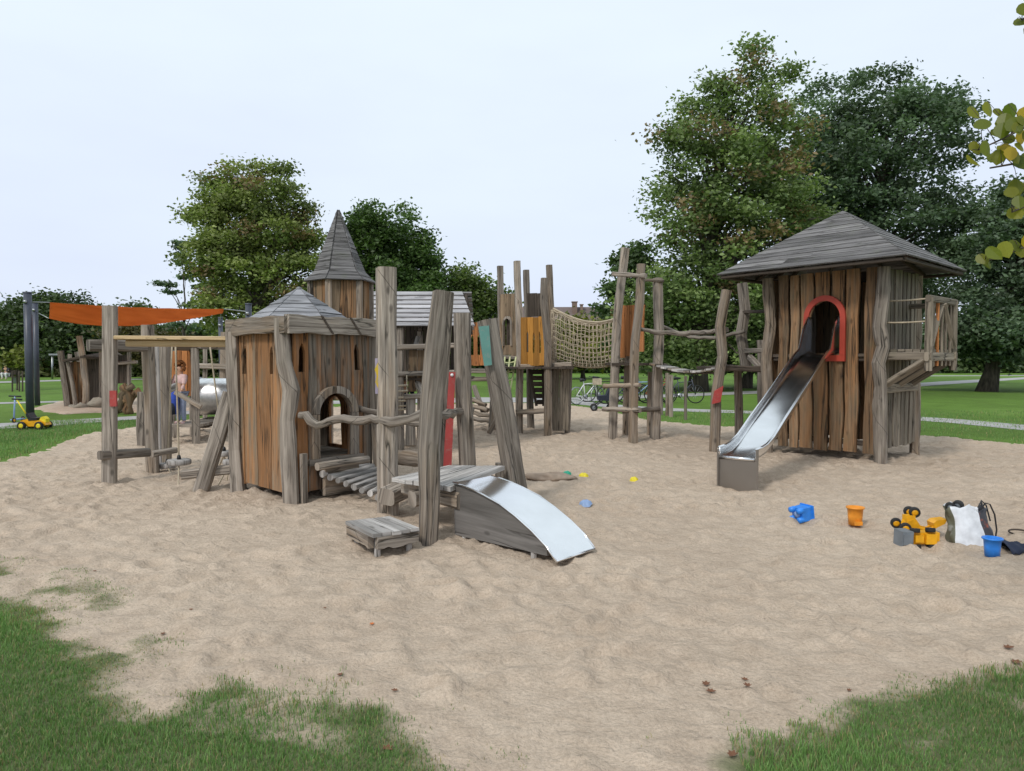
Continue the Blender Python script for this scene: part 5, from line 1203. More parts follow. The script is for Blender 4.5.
# balcony on the right wall
b0, b1 = .05, 1.22; pj = .66; zf = 1.76; zr_ = 2.52; q0, q1, q2, q3 = pS.pt(b0, 0, .02), pS.pt(b1, 0, .02), pS.pt(b1, 0, pj), pS.pt(b0, 0, pj)
mb = MB()
for k in range(6):
    t0, t1 = k/6+.01, (k+1)/6-.01; a0, a1, c0, c1 = q0.lerp(q3, t0), q0.lerp(q3, t1), q1.lerp(q2, t0), q1.lerp(q2, t1)
    mb.hexa([a0+UPV*(zf-.04), a1+UPV*(zf-.04), c1+UPV*(zf-.04), c0+UPV*(zf-.04), a0+UPV*zf, a1+UPV*zf, c1+UPV*zf, c0+UPV*zf], 1)
bal = mb.build('balcony', M.towerside, tw_)
def bpart(fn, name, mat=None): m_ = MB(); fn(m_); return m_.build(name, mat or M.towerside, bal)
bpart(lambda m: m.beam(q0+UPV*(zf-.10)-pS.u*.0, q3+UPV*(zf-.10)+pS.n*.05, .12, .08, 4, .02, up=(0, 0, 1)), 'joist')
bpart(lambda m: m.beam(q1+UPV*(zf-.10), q2+UPV*(zf-.10)+pS.n*.05, .12, .08, 4, .02, up=(0, 0, 1)), 'joist')
bpart(lambda m: m.beam(q3+UPV*(zf-.11)-pS.u*.08, q2+UPV*(zf-.11)+pS.u*.08, .13, .06, 4, .02, up=(0, 0, 1)), 'joist')
for c in (q3, q2): bpart(lambda m: m.beam(c+UPV*(zf-.32), c+UPV*zr_, .09, .09, 4, .03), 'post')
for e in (.16, .33, .5, .66, .84):
    bpart(lambda m: m.beam(q3.lerp(q2, e)+UPV*(zf-.25), q3.lerp(q2, e)+UPV*(zr_-.05), .035, .05, 3, .02), 'post', M.orange if e == .33 else None)
bpart(lambda m: m.beam(q3+UPV*(zr_-.02)-pS.u*.06, q2+UPV*(zr_-.02)+pS.u*.08, .10, .07, 4, .02, up=(0, 0, 1)), 'rail')
bpart(lambda m: m.beam(q2+UPV*(zr_-.05), q1+UPV*(zr_-.05), .08, .06, 4, .02, up=(0, 0, 1)), 'rail')
bpart(lambda m: m.beam(q3.lerp(q2, .08)+UPV*(zf+.05), q3.lerp(q2, .48)+UPV*(zr_-.08), .075, .03, 3, .02), 'brace')
bpart(lambda m: m.beam(q3.lerp(q2, .48)+UPV*(zr_-.08)+pS.n*.032, q3.lerp(q2, .93)+UPV*(zf+.03)+pS.n*.032, .075, .03, 3, .02), 'brace')
bpart(lambda m: rope(m, q0+UPV*(zr_-.02), q3+UPV*(zr_-.02), .012, .01), 'rope', M.rope)
bpart(lambda m: rope(m, q0+UPV*(zr_-.35), q3+UPV*(zr_-.35), .012, .01), 'rope', M.rope)
zk = 1.20
for c, d in ((q0, q3), (q1, q2), (q0.lerp(q1, .5), q3.lerp(q2, .5))):
    bpart(lambda m: m.beam(c+UPV*zk+pS.n*.02, d+UPV*(zf-.16)-pS.n*.04, .12, .07, 4, .03), 'bracket')
bpart(lambda m: m.beam(pS.pt(-.04, zk-.04, .06), pS.pt(1.45, zk-.04, .06), .13, .07, 6, .04, up=(0, 0, 1)), 'ledger')
# landing and posts on the left
postpart(tw_, [(714.5, 453), (716, 398), (722.5, 356), (720, 327), (726.5, 290)], 12.8, 9, 'landing_post')
postpart(tw_, [(739.5, 441), (738, 368)], 14.3, 7, 'landing_post')
postpart(tw_, [(746, 367), (741.5, 335), (745, 310), (742, 283)], 14.25, 9, 'landing_post', z0=False)
postpart(tw_, [(762, 440), (761, 340)], 15.0, 7, 'landing_post')
mb = MB(); a, b = P(721, 367, 13.1), P(768, 366, 13.0)
for k in range(7): mb.hexa([a+V(0, k*.25, -.06), b+V(0, k*.25, -.06), b+V(0, k*.25+.24, -.06), a+V(0, k*.25+.24, -.06), a+V(0, k*.25, 0), b+V(0, k*.25, 0), b+V(0, k*.25+.24, 0), a+V(0, k*.25+.24, 0)], 0)
ln_ = mb.build('landing', M.dark, tw_)
for (x0, y0, Y0, x1, y1, Y1, w_, mm) in ((746, 351, 14.1, 776, 350, 13.0, .09, M.grey), (744, 312, 14.2, 772, 311, 13.4, .06, M.dark), (750, 357, 13.8, 775, 384, 12.9, .10, M.grey), (768, 392, 14.5, 771, 312, 13.9, .10, M.dark), (716, 368, 12.9, 762, 369, 13.0, .10, M.dark)):
    mb = MB(); mb.beam(P(x0, y0, Y0), P(x1, y1, Y1), w_, w_, 4, .05); mb.build('beam', mm, tw_)
mb = MB(); c0, c1, c2, c3 = P(712.5, 404, 12.66), P(720.5, 402, 12.66), P(723.5, 386, 12.66), P(715, 391, 12.66); dY = V(0, .05, 0)
mb.hexa([c0, c1, c1+dY, c0+dY, c3, c2, c2+dY, c3+dY]); mb.build('red_mark', M.red, tw_)

# ------------------------------------------------------------------ long steel slide
ls = thing('long_slide', 'long polished steel chute slide running from the red arched door into the sand', 'slide', (2.72, 8.95, 0))
E = Vector((2.74, 8.95, 0)); sd_ = Vector((.602, .798, 0)); pw_ = Vector((.798, -.602, 0))
prof2 = [(0, .40), (.18, .405), (.38, .43), (.62, .50), (.85, .60), (1.07, .70), (1.5, .88), (2.0, 1.09), (2.5, 1.31), (3.03, 1.55), (3.3, 1.64), (3.5, 1.68), (3.75, 1.70), (3.98, 1.70)]
rimh = lambda t: .13 if t < 3.3 else .13+min(.46, (t-3.3)*1.35)
hw = .225
mb = MB(); sec = []
m_ = 10
def ring(t, z, th):
    pts = []; r = .07; h = rimh(t)
    prof_ = [(-hw-th, h), (-hw-th, r), (-hw+.02-th, .02-th*.5), (-hw+r, -th), (0, -.004-th), (hw-r, -th), (hw-.02+th, .02-th*.5), (hw+th, r), (hw+th, h)]
    return [E+sd_*t+pw_*a+UPV*(z+b) for a, b in prof_]
verts = []; F = []; U = []
for t, z in prof2: verts += ring(t, z, 0)
for t, z in prof2: verts += ring(t, z, .008)
nr = 9; n = len(prof2); o_ = n*nr
for i in range(n-1):
    for j in range(nr-1):
        a = i*nr+j; F.append((a, a+1, a+nr+1, a+nr)); U.append([(prof2[i][0], j*.07), (prof2[i][0], j*.07+.07), (prof2[i+1][0], j*.07+.07), (prof2[i+1][0], j*.07)])
        F.append((o_+a, o_+a+nr, o_+a+nr+1, o_+a+1)); U.append([(0, 0)]*4)
mb.add(verts, F, U, smooth=True); cht = mb.build('chute', M.steel, ls)
for sgn in (-1, 1):
    mb = MB(); fine_ = [E+sd_*t+pw_*(sgn*(hw+.004))+UPV*(z+rimh(t)) for t, z in prof2]
    mb.sweep([E+sd_*-.0+pw_*(sgn*(hw+.004))+UPV*.42]+fine_, .017, 10, 2); mb.build('rim', M.steel, cht)
mb = MB(); c0 = E-sd_*.005
mb.hexa([c0-pw_*(hw+.01)+UPV*-.04, c0+pw_*(hw+.01)+UPV*-.04, c0+pw_*(hw+.01)+sd_*.03-UPV*.04, c0-pw_*(hw+.01)+sd_*.03-UPV*.04, c0-pw_*(hw+.01)+UPV*.395, c0+pw_*(hw+.01)+UPV*.395, c0+pw_*(hw+.01)+sd_*.03+UPV*.395, c0-pw_*(hw+.01)+sd_*.03+UPV*.395], 0)
mb.build('end_plate', M.plate, ls)
mb = MB(); mb.sweep([c0-pw_*(hw+.012)+UPV*.405, c0+pw_*(hw+.012)+UPV*.405], .022, 10, 2); mb.build('lip', M.steel, ls)
for sgn in (-1, 1):
    mb = MB(); mb.box(c0+pw_*sgn*(hw+.012)+UPV*.24, (.02, .06, .58), math.atan2(pw_.y, pw_.x), 2); mb.build('end_flange', M.plate, ls)
# ------------------------------------------------------------------ left beam frame with hanging steps
bf = thing('beam_frame', 'square grey posts carrying a pale new cross board at the left, joined by low balance beams', 'climbing frame', (-5.1, 9.6, 0))
mb = MB(); postpx(mb, 109.5, 485, 110, 306, 13, .05, taper=1.0, wob=.015, up=(1, .3, 0)); p1 = mb.build('post', M.grey, bf); p1['label'] = 'nearest square post with worn red mark'
mb = MB(); mb.box(P(113.5, 398.5, 9.38), (.085, .03, .20), 0, 2); mb.build('red_mark', M.red, p1)
mb = MB(); postpx(mb, 153, 473, 147.5, 325, 11.5, 0, taper=.98, up=(1, .3, 0)); mb.build('post', M.grey, bf)
mb = MB(); postpx(mb, 159.5, 470, 156, 345, 5, 0, taper=.98, up=(1, .3, 0)); mb.build('post', M.light, bf)
mb = MB(); postpx(mb, 166, 467, 164.5, 346, 10, 0, taper=.98); mb.build('post', M.grey, bf)
mb = MB(); postpx(mb, 141.5, 446, 142, 392, 7.5, 0, taper=1.1, wob=.1); mb.build('post', M.grey, bf)
mb = MB(); mb.beam(P(117, 337.5, 9.45), P(229, 338.5, 9.05), .05, .12, 4, .01, power=12, up=(0, 0, 1)); mb.build('cross_board', M.newwood, bf)
mb = MB(); mb.beam(P(128, 343.2, 9.5), P(229, 343.6, 9.12), .085, .09, 4, .02, power=12, up=(0, 0, 1)); mb.build('cross_board', M.newwood, bf)
mb = MB(); mb.beam(P(88, 345, 9.75), P(146, 346.5, 10.3), .15, .14, 6, .05, up=(0, 0, 1)); mb.build('cross_beam', M.grey, bf)
mb = MB(); mb.beam(P(100, 455.5, 9.3), P(148, 452, 9.9), .115, .12, 6, .04, up=(0, 0, 1)); mb.build('balance_beam', M.grey, bf)
mb = MB(); mb.beam(P(151, 454, 10.1), P(175, 450, 10.5), .085, .10, 4, .04, up=(0, 0, 1), power=4); mb.build('balance_beam', M.grey, bf)
mb = MB(); mb.beam(P(182, 474.5, 9.0), P(235, 469, 9.1), .115, .12, 6, .04, up=(0, 0, 1)); mb.build('balance_beam', M.grey, bf)
mb = MB(); a = G(196.5, 492); mb.beam(a-V(-.03, 0, .08), P(231, 393, 9.15), .175, .14, 8, .03, power=6); mb.build('leaning_brace', M.grey, bf)
mb = MB(); mb.beam(P(157, 396, 11.6), P(176, 386, 11.9), .11, .06, 4, .03, up=(0, 0, 1)); mb.build('slanting_board', M.light, bf)
HSG = 'round wooden steps hanging from the pale cross board'
def hstep(x, yt, xd, yd, Y, lab, feet, rw):
    c = P(xd, yd, Y); t = thing('hanging_step', lab, 'swing step', (c.x, c.y, c.z), HSG)
    mb = MB(); mb.lathe([(0, .035), (rw-.01, .035), (rw, .022), (rw, -.022), (rw-.01, -.035), (0, -.035)], c, n=18, tint=.4); mb.build('disc', M.light, t)
    mb = MB(); top = P(x, yt, Y); rope(mb, top, c, .011); mb.build('rope', M.rope, t)
    mb = MB(); mb.lathe([(0, .08), (.02, .07), (.028, .04), (.028, .02), (0, .02)], c+UPV*.02, n=10); mb.build('clamp', M.blackp, t)
    for fx, fy in feet: mb = MB(); rope(mb, c-UPV*.02, G(fx, fy)-UPV*.04, .010); mb.build('anchor_rope', M.rope, t)
hstep(175.5, 346, 179, 462, 9.9, 'nearest round hanging step, left of the leaning brace', ((178, 487),), .155)
hstep(210, 346, 224, 453.5, 10.2, 'hanging step half hidden right behind the leaning brace', ((219, 464), (228, 472)), .12)
hstep(228, 346, 230, 462, 9.8, 'lowest hanging step tucked against the playhouse corner post', ((214, 489), (226, 481)), .09)
hstep(172, 346, 167.5, 465.5, 10.6, 'grey hanging step low behind the second square post', ((176, 480),), .12)

# ------------------------------------------------------------------ hut with the child
ch_ = thing('lookout_hut', 'small open hut with orange back board where the child in pink stands', 'play hut', (P(183, 440, 14.3).x, 14.3, 0))
postpart(ch_, [(196, 443), (195.5, 400), (195, 348)], 13.9, 8)
postpart(ch_, [(167, 441), (168, 400), (168, 348)], 14.1, 7)
postpart(ch_, [(176, 436), (176, 424)], 15.0, 6); postpart(ch_, [(193, 436), (192, 350)], 15.1, 6); postpart(ch_, [(172, 438), (173, 350)], 15.1, 6)
pl, o = panel(ch_, ((171, 351), (193, 396)), 14.9, 14.9, 4, M.orange, stains=[.9, .7, .8, .6])
mb = MB(); a, b = P(168, 424.5, 13.9), P(199, 424.5, 13.9)
for k in range(5): mb.hexa([a+V(0, k*.25, -.05), b+V(0, k*.25, -.05), b+V(0, k*.25+.23, -.05), a+V(0, k*.25+.23, -.05), a+V(0, k*.25, 0), b+V(0, k*.25, 0), b+V(0, k*.25+.23, 0), a+V(0, k*.25+.23, 0)], 0)
mb.build('floor', M.grey, ch_)
mb = MB(); a = P(163, 350, 13.8); b = P(201, 349, 13.8); pk = P(183, 341, 13.8)
for (p, q) in ((a, pk), (pk, b)): mb.hexa([p, q, q+V(0, 1.4, 0), p+V(0, 1.4, 0), p+UPV*.06, q+UPV*.06, q+V(0, 1.4, .06), p+V(0, 1.4, .06)], 1)
mb.build('roof', M.grey, ch_)
mb = MB(); mb.beam(P(175, 392, 13.75), P(201, 407, 13.7), .085, .05, 4, .03, up=(0, 0, 1)); mb.build('guard_board', M.grey, ch_)
# steel tunnel and its frame
tn = thing('steel_tunnel', 'big shiny steel crawl tube lying level between the hut and the playhouse', 'tunnel', P(215, 415, 15.4))
mb = MB(); c = P(199, 396.5, 15.4); r = 18.3*15.4/FPX
mb.lathe([(r-.012, 0), (r, 0), (r, .01), (r, .05), (r, 2.05), (r, 2.09), (r, 2.1), (r-.012, 2.1), (r-.012, 2.09), (r-.012, .01), (r-.012, 0)], c, (1, .05, 0), 40); mb.build('tube', M.tubesteel, tn)
for k in (0, 1.0, 2.06): mb = MB(); mb.lathe([(r, 0), (r+.025, 0), (r+.025, .04), (r, .04)], c+V(k, .05*k, 0), (1, .05, 0), 40); mb.build('flange', M.bolt, tn)
fr = thing('timber_frame', 'grey post frame with cross beam standing behind the steel tube', 'climbing frame', (P(215, 420, 17).x, 17, 0))
postpart(fr, [(205, 429), (205, 346)], 17, 4.5); postpart(fr, [(221, 429), (224, 332)], 17, 6.5); postpart(fr, [(240, 429), (240, 350)], 17, 5)
mb = MB(); mb.beam(P(199, 366, 16.9), P(242, 367, 16.9), .12, .1, 4, .04, up=(0, 0, 1)); mb.build('beam', M.grey, fr)
postpart(fr, [(170, 432), (170.5, 350)], 17, 4)
mb = MB(); mb.beam(P(199, 424, 16.5), P(214, 421, 15.2), .2, .2, 4, .08, power=3); mb.build('base_log', M.dark, fr)

# ------------------------------------------------------------------ far left hut
lh = thing('leaning_hut', 'far hut of tilted ochre boards between bent logs in the second sand patch', 'play hut', (P(80, 407, 25).x, 25, 0))
postpart(lh, [(68, 408), (64.5, 380), (60.5, 351)], 25, 6); postpart(lh, [(76, 407), (73, 385), (68, 362)], 25, 4)
postpart(lh, [(85.5, 408), (86, 385), (83, 360), (79.5, 336)], 24.9, 6); postpart(lh, [(101, 407), (101, 352)], 25.4, 4); postpart(lh, [(90, 404), (77, 352)], 26.5, 5); postpart(lh, [(70, 404), (70, 354)], 26.5, 4)
pl, o = panel(lh, ((66, 362), (85, 405)), 25.2, 25.2, 5, M.wallL, stains=[.4, .5, .9, .7, .8])
pl, o = panel(lh, ((86.5, 359), (102, 404)), 25.3, 26.0, 4, M.dark, name='wall')
mb = MB(); a, b, c_, d = P(63, 362, 24.8), P(84, 357.5, 24.8), P(105, 360, 25.6), P(84, 358, 27)
mb.hexa([a, b, b+V(0, 1.9, .2), a+V(0, 1.9, .1), a+UPV*.08, b+UPV*.08, b+V(0, 1.9, .28), a+V(0, 1.9, .18)], 0); mb.hexa([b, c_, c_+V(0, 1.2, .1), b+V(0, 1.9, .2), b+UPV*.07, c_+UPV*.07, c_+V(0, 1.2, .17), b+V(0, 1.9, .27)], 0); mb.build('roof', M.dark, lh)
for x, y, s_ in ((80, 408, .16), (90, 409, .13), (96, 406.5, .22), (73, 408, .12)):
    pass
def rock(name, label, px, py, r, mat, group=None, sc=(1, .8, .6), seed=0):
    c = G(px, py); mb = MB(); n, m = 14, 8; rr = random.Random(seed+int(px)); verts = []; F = []; ph = [rr.uniform(0, 6) for _ in range(6)]
    for i in range(m+1):
        th = math.pi*i/m
        for j in range(n):
            a = 2*math.pi*j/n; k = 1+.16*math.sin(2*a+ph[0]+th*2)+.12*math.sin(3*a+ph[1]-th*3)+.09*math.sin(5*th+ph[2]+a)
            verts.append(c+V(r*sc[0]*k*math.sin(th)*math.cos(a), r*sc[1]*k*math.sin(th)*math.sin(a), r*sc[2]*(k*math.cos(th)+.6)))
    for i in range(m):
        for j in range(n): F.append((i*n+j, (i+1)*n+j, (i+1)*n+(j+1) % n, i*n+(j+1) % n))
    mb.add(verts, F, None, smooth=True); return tag(mb.build(name, mat), label, 'boulder', group)
BG = 'boulders around the second sand patch'
rock('boulder', 'pale boulder at the foot of the bent log of the far hut', 81, 409, .2, M.stone, BG)
rock('boulder', 'rounded boulder right of the dark side of the far hut', 98, 408, .34, M.stone, BG)
rock('boulder', 'small boulder at the left foot of the far hut', 72, 408.5, .13, M.stone, BG)
# gnarled roots between the left posts
rt = thing('root_sculpture', 'gnarled brown tree root sculpture standing between the two square posts', 'tree root', G(127, 414))
for pts, r_ in (([(120, 413), (122, 400), (128, 390), (134, 386)], .10), ([(127, 415), (130, 402), (128, 392), (122, 387)], .12), ([(129, 414), (131, 398), (137, 390), (141, 394)], .09), ([(115, 412), (120, 403), (127, 400)], .08)):
    mb = MB(); branch(mb, [P(x, y, 21.8) for x, y in pts], r_, .3, jit=.05); mb.build('root', M.tower, rt)
for x0, x1, Y_ in ((108, 131, 24.5),):
    dh = thing('dark_hut', 'small dark board hut with low flat roof behind the nearest square post', 'play hut', P(120, 400, Y_))
    panel(dh, ((112, 355), (130, 384)), Y_, Y_, 5, M.dark, name='wall'); 
    mb = MB(); mb.hexa([P(108, 353, Y_-.3), P(137, 349, Y_-.3), P(137, 349, Y_+1.5), P(108, 353, Y_+1.5), P(108, 350, Y_-.3), P(137, 346, Y_-.3), P(137, 346, Y_+1.5), P(108, 350, Y_+1.5)], 0); mb.build('roof', M.grey, dh)
    for x in (113, 129): postpart(dh, [(x, 402), (x, 352)], Y_-.1, 4)
    mb = MB(); mb.beam(P(106, 364, Y_-.2), P(137, 362, Y_-.2), .12, .1, 4, .05); mb.build('beam', M.grey, dh)
# ------------------------------------------------------------------ sun sail
PG = 'dark coated steel poles holding the orange sail'
def pole(x, yt, Y, wpx, lab, lean=0.0):
    t = P(x, yt, Y); b = Vector((t.x-lean, Y, -.05)); r_ = wpx*Y/FPX/2; T = thing('sail_pole', lab, 'pole', (b.x, Y, 0), PG)
    mb = MB(); mb.sweep([b, t], r_, 20, 2); mb.build('shaft', M.pole, T); mb = MB(); mb.lathe([(r_+.01, 0), (r_+.01, .03), (0, .04)], t, n=20); mb.build('cap', M.pole, T)
    mb = MB(); mb.lathe([(0, .05), (.05, .04), (.05, 0), (.05, -.04), (0, -.05)], t-UPV*.25-V(0, r_, 0), (1, 0, 0), 12); mb.build('eye_bolt', M.bolt, T)
    return t
t1 = pole(27.5, 293, 20.9, 7.4, 'thick dark sail pole nearest at the far left')
t2 = pole(35.2, 303, 26, 5, 'second dark sail pole directly behind the thick left one')
t3 = pole(248.5, 304.5, 20.5, 6, 'sail pole whose head shows behind the playhouse roof corner')
t4 = pole(220.5, 318, 25.5, 4.2, 'thin sail pole under the right tip of the orange sail')
sa = thing('sun_sail', 'orange cloth shade sail stretched high between dark poles over the left play area', 'shade sail', P(130, 318, 23))
cA, cD, cB, cC = P(50, 302.5, 21.2), P(224, 309, 21.5), P(49, 318.5, 25.6), P(221, 312, 23.2)
verts = []; F = []; U = []; N1, N2 = 30, 12
for i in range(N1+1):
    for j in range(N2+1):
        u, v_ = i/N1, j/N2
        ui = u; p = cA.lerp(cD, ui).lerp(cB.lerp(cC, ui), v_)
        p.z -= (.06+.52*v_)*4*u*(1-u)*.62 + .08*4*v_*(1-v_); p.y += (.25-.5*v_)*4*u*(1-u)*.9
        p.z += .012*math.sin(u*40+v_*9)*(1-u)*u*2
        verts.append(p)
for i in range(N1):
    for j in range(N2): q = i*(N2+1)+j; F.append((q, q+1, q+N2+2, q+N2+1)); U.append([(0, 0)]*4)
mb = MB(); n0 = len(verts); mb.add(verts, F, U, smooth=True); so_ = mb.build('cloth', M.sail, sa); md = so_.modifiers.new('thick', 'SOLIDIFY'); md.thickness = .004
for a, b, nm in ((cA, t1-UPV*.25, 'cable'), (cB, t2-UPV*.3, 'cable'), (cD, t3-UPV*.2, 'cable'), (cC, t4-UPV*.1, 'cable')):
    mb = MB(); rope(mb, a, b, .014, 0, 3); mb.build(nm, M.bolt, sa)
# ------------------------------------------------------------------ scooter and pedal kart
def wheel(parent, c, r, w_, axis=(0, 1, 0), tyre=None, rimm=None, name='wheel', n=20, hub=.35):
    ax = Vector(axis).normalized(); mb = MB(); mb.lathe([(r*.62, -w_/2), (r*.93, -w_/2), (r, -w_*.3), (r, w_*.3), (r*.93, w_/2), (r*.62, w_/2), (r*.62, -w_/2)], c, ax, n); o = mb.build(name, tyre or M.rubber, parent)
    mb = MB(); mb.lathe([(0, -w_*.42), (r*.3, -w_*.46), (r*.62, -w_*.38), (r*.62, w_*.38), (r*.3, w_*.46), (0, w_*.42)], c, ax, n); mb.build('rim', rimm or M.yellowp, o); return o
kt = thing('pedal_kart', 'yellow toy kart with black seat and long yellow push handle on the grass', 'toy kart', G(35, 427.5))
kc = G(35, 429); s = .62
mb = MB(); mb.prism([(-.30, .10), (-.26, .2), (-.12, .24), (.02, .20), (.18, .21), (.30, .15), (.32, .10), (.2, .07), (-.2, .07)], kc, (1, 0, 0), UPV, .22, 'x'); mb.build('body', M.yellowp, kt)
mb = MB(); mb.prism([(-.07, .20), (.12, .22), (.13, .27), (-.02, .27), (-.09, .38), (-.14, .37)], kc, (1, 0, 0), UPV, .24, 'x'); mb.build('seat', M.blackp, kt)
mb = MB(); mb.prism([(.14, .20), (.30, .16), (.30, .24), (.24, .30), (.18, .28)], kc, (1, 0, 0), UPV, .14, 'x'); mb.build('nose', M.yellowv, kt)
for dx, dy in ((-.20, -.17), (.20, -.17), (-.20, .17), (.20, .17)): wheel(kt, kc+V(dx, dy, .09), .095, .07, rimm=M.yellowv)
mb = MB(); mb.sweep([kc+V(-.12, 0, .22), P(17, 400, 17)], .016, 8, 2); mb.build('push_handle', M.yellowv, kt)
mb = MB(); mb.sweep([P(12, 399, 17), P(22, 399.5, 17)], .02, 8, 2); mb.build('grip', M.blackp, kt)
sc_ = thing('kick_scooter', 'pale blue kick scooter upright on the grass left of the yellow kart', 'scooter', G(14, 423))
kb = G(14, 423)
mb = MB(); mb.sweep([kb+V(0, 0, .10), P(15, 396.5, kb.y)], .02, 8, 2); mb.build('stem', M.paleblue, sc_)
mb = MB(); mb.sweep([P(9, 396, kb.y), P(21, 396.5, kb.y)], .02, 8, 2); mb.build('handlebar', M.blackp, sc_)
mb = MB(); mb.box(kb+V(-.05, .22, .08), (.11, .42, .03)); mb.build('deck', M.paleblue, sc_)
wheel(sc_, kb+V(0, 0, .07), .07, .03, (1, 0, 0)); wheel(sc_, kb+V(-.08, .46, .07), .07, .03, (1, 0, 0))
# stakes of the young tree, lamp
STG = 'stakes beside the young yellowish tree'
for x, lab in ((12.3, 'left thin dark stake under the young yellowish tree'), (19.3, 'middle dark stake under the young yellowish tree'), (22.5, 'right stake of the young tree next to the dark pole')):
    mb = MB(); a = G(x, 391.5); mb.sweep([a-UPV*.1, P(x, 371, a.y)], .035, 8, 3); tag(mb.build('tree_stake', M.dark), lab, 'stake', STG)
lp = thing('street_lamp', 'thin pale lamp post standing far off right of the thick dark pole', 'lamp', G(52.3, 379))
a = G(52.3, 379); mb = MB(); mb.sweep([a-UPV*.1, P(52.3, 355, a.y)], .08, 8, 2); mb.build('shaft', M.bolt, lp); mb = MB(); b = P(52.3, 354.5, a.y); mb.box(b+V(.25, 0, 0), (.9, .35, .14)); mb.build('lamp_head', M.bolt, lp)

# ------------------------------------------------------------------ people
def skin(name, verts, edges, radii, mat, parent, sub=2, root=0):
    me = bpy.data.meshes.new(name); me.from_pydata([tuple(v) for v in verts], edges, []); me.update()
    o = finish(me, name, mat, parent); o.modifiers.new('skin', 'SKIN').use_smooth_shade = True
    sv = me.skin_vertices
    if not sv: 
        o.modifiers.clear(); md = o.modifiers.new('skin', 'SKIN'); md.use_smooth_shade = True; sv = me.skin_vertices
    for i, r_ in enumerate(radii):
        r_ = r_ if isinstance(r_, tuple) else (r_, r_); sv[0].data[i].radius = r_; sv[0].data[i].use_root = (i == root)
    sb_ = o.modifiers.new('sub', 'SUBSURF'); sb_.levels = sub; sb_.render_levels = sub; return o
def figure(label, feet, H, face, pose, mats, hair, group=None, arms=None, seat=False):
    """H height, face angle (0 looks to -Y, i.e. at the camera); arms: two (elbow, hand) offsets in body units"""
    T = thing('person', label, 'person', feet, group); u = H; ca, sa = math.cos(face), math.sin(face)
    def W(x, y, z): return Vector(feet)+Vector((x*ca-y*sa, x*sa+y*ca, z))*u
    if pose == 'stand': hip, kn, an, dz = .50, .27, .04, 0
    legs = {}
    J = {}
    if pose == 'stand':
        J = dict(pel=(0, 0, .50), waist=(0, 0, .60), chest=(0, .0, .72), neck=(0, 0, .80), head0=(0, -.012, .86), head1=(0, -.012, .93))
        for s, k in ((-1, 'l'), (1, 'r')):
            J['hip'+k] = (s*.055, 0, .47); J['kn'+k] = (s*.062, -.012, .26); J['an'+k] = (s*.06, .01, .045); J['toe'+k] = (s*.07, -.07, .022); J['sh'+k] = (s*.10, 0, .765)
    else:
        J = dict(pel=(0, 0, .20), waist=(0, -.03, .29), chest=(0, -.05, .40), neck=(0, -.07, .49), head0=(0, -.09, .55), head1=(0, -.09, .62))
        for s, k in ((-1, 'l'), (1, 'r')):
            J['hip'+k] = (s*.06, -.02, .19); J['kn'+k] = (s*.09, -.20, .27); J['an'+k] = (s*.08, -.14, .045); J['toe'+k] = (s*.09, -.22, .022); J['sh'+k] = (s*.10, -.05, .45)
    if arms is None: arms = ((-.135, .01, .62, -.13, -.04, .50), (.135, .01, .62, .13, -.04, .50))
    for (ex, ey, ez, hx_, hy_, hz_), k in zip(arms, 'lr'): J['el'+k] = (ex, ey, ez); J['ha'+k] = (hx_, hy_, hz_)
    names = list(J); vs_ = [W(*J[n]) for n in names]; ix = {n: i for i, n in enumerate(names)}
    ed = [('pel', 'waist'), ('waist', 'chest'), ('chest', 'neck'), ('neck', 'head0'), ('head0', 'head1')]
    for k in 'lr': ed += [('pel', 'hip'+k), ('hip'+k, 'kn'+k), ('kn'+k, 'an'+k), ('an'+k, 'toe'+k), ('chest', 'sh'+k), ('sh'+k, 'el'+k), ('el'+k, 'ha'+k)]
    rad = dict(pel=.07, waist=.06, chest=.07, neck=.03, head0=.055, head1=.062)
    for k in 'lr': rad.update({'hip'+k: .05, 'kn'+k: .036, 'an'+k: .024, 'toe'+k: .02, 'sh'+k: .034, 'el'+k: .024, 'ha'+k: .017})
    skin('body', vs_, [(ix[a], ix[b]) for a, b in ed], [rad[n]*u for n in names], mats[0], T, 2, ix['pel'])
    def sub_(names2, ed2, k_, nm, mt, add):
        i2 = {n: i for i, n in enumerate(names2)}; return skin(nm, [W(*J[n]) for n in names2], [(i2[a], i2[b]) for a, b in ed2], [(rad[n]+add)*u*k_ for n in names2], mt, T, 2, 0)
    sub_(['waist', 'chest', 'shl', 'ell', 'shr', 'elr', 'wrl', 'wrr', 'pel', 'nk'] if False else ['waist', 'chest', 'shl', 'ell', 'shr', 'elr'], [('waist', 'chest'), ('chest', 'shl'), ('shl', 'ell'), ('chest', 'shr'), ('shr', 'elr')], 1, 'sweater', mats[1], .012)
    for k in 'lr':
        a, b = W(*J['el'+k]), W(*J['ha'+k]); skin('sleeve', [a, a.lerp(b, .8)], [(0, 1)], [.033*u, .026*u], mats[1], T, 1)
    sub_(['pel', 'hipl', 'knl', 'anl', 'hipr', 'knr', 'anr'], [('pel', 'hipl'), ('hipl', 'knl'), ('knl', 'anl'), ('pel', 'hipr'), ('hipr', 'knr'), ('knr', 'anr')], 1, 'trousers', mats[2], .010)
    for k in 'lr': skin('shoe', [W(*J['an'+k])-UPV*.012*u, W(*J['toe'+k])], [(0, 1)], [.032*u, .028*u], mats[3], T, 1)
    # hair as many small curls; face features
    hc = W(*J['head1']); hr = .066*u; fw = (W(0, -1, 0)-W(0, 0, 0)).normalized(); rt_ = (W(1, 0, 0)-W(0, 0, 0)).normalized()
    mb = MB(); rr = random.Random(5)
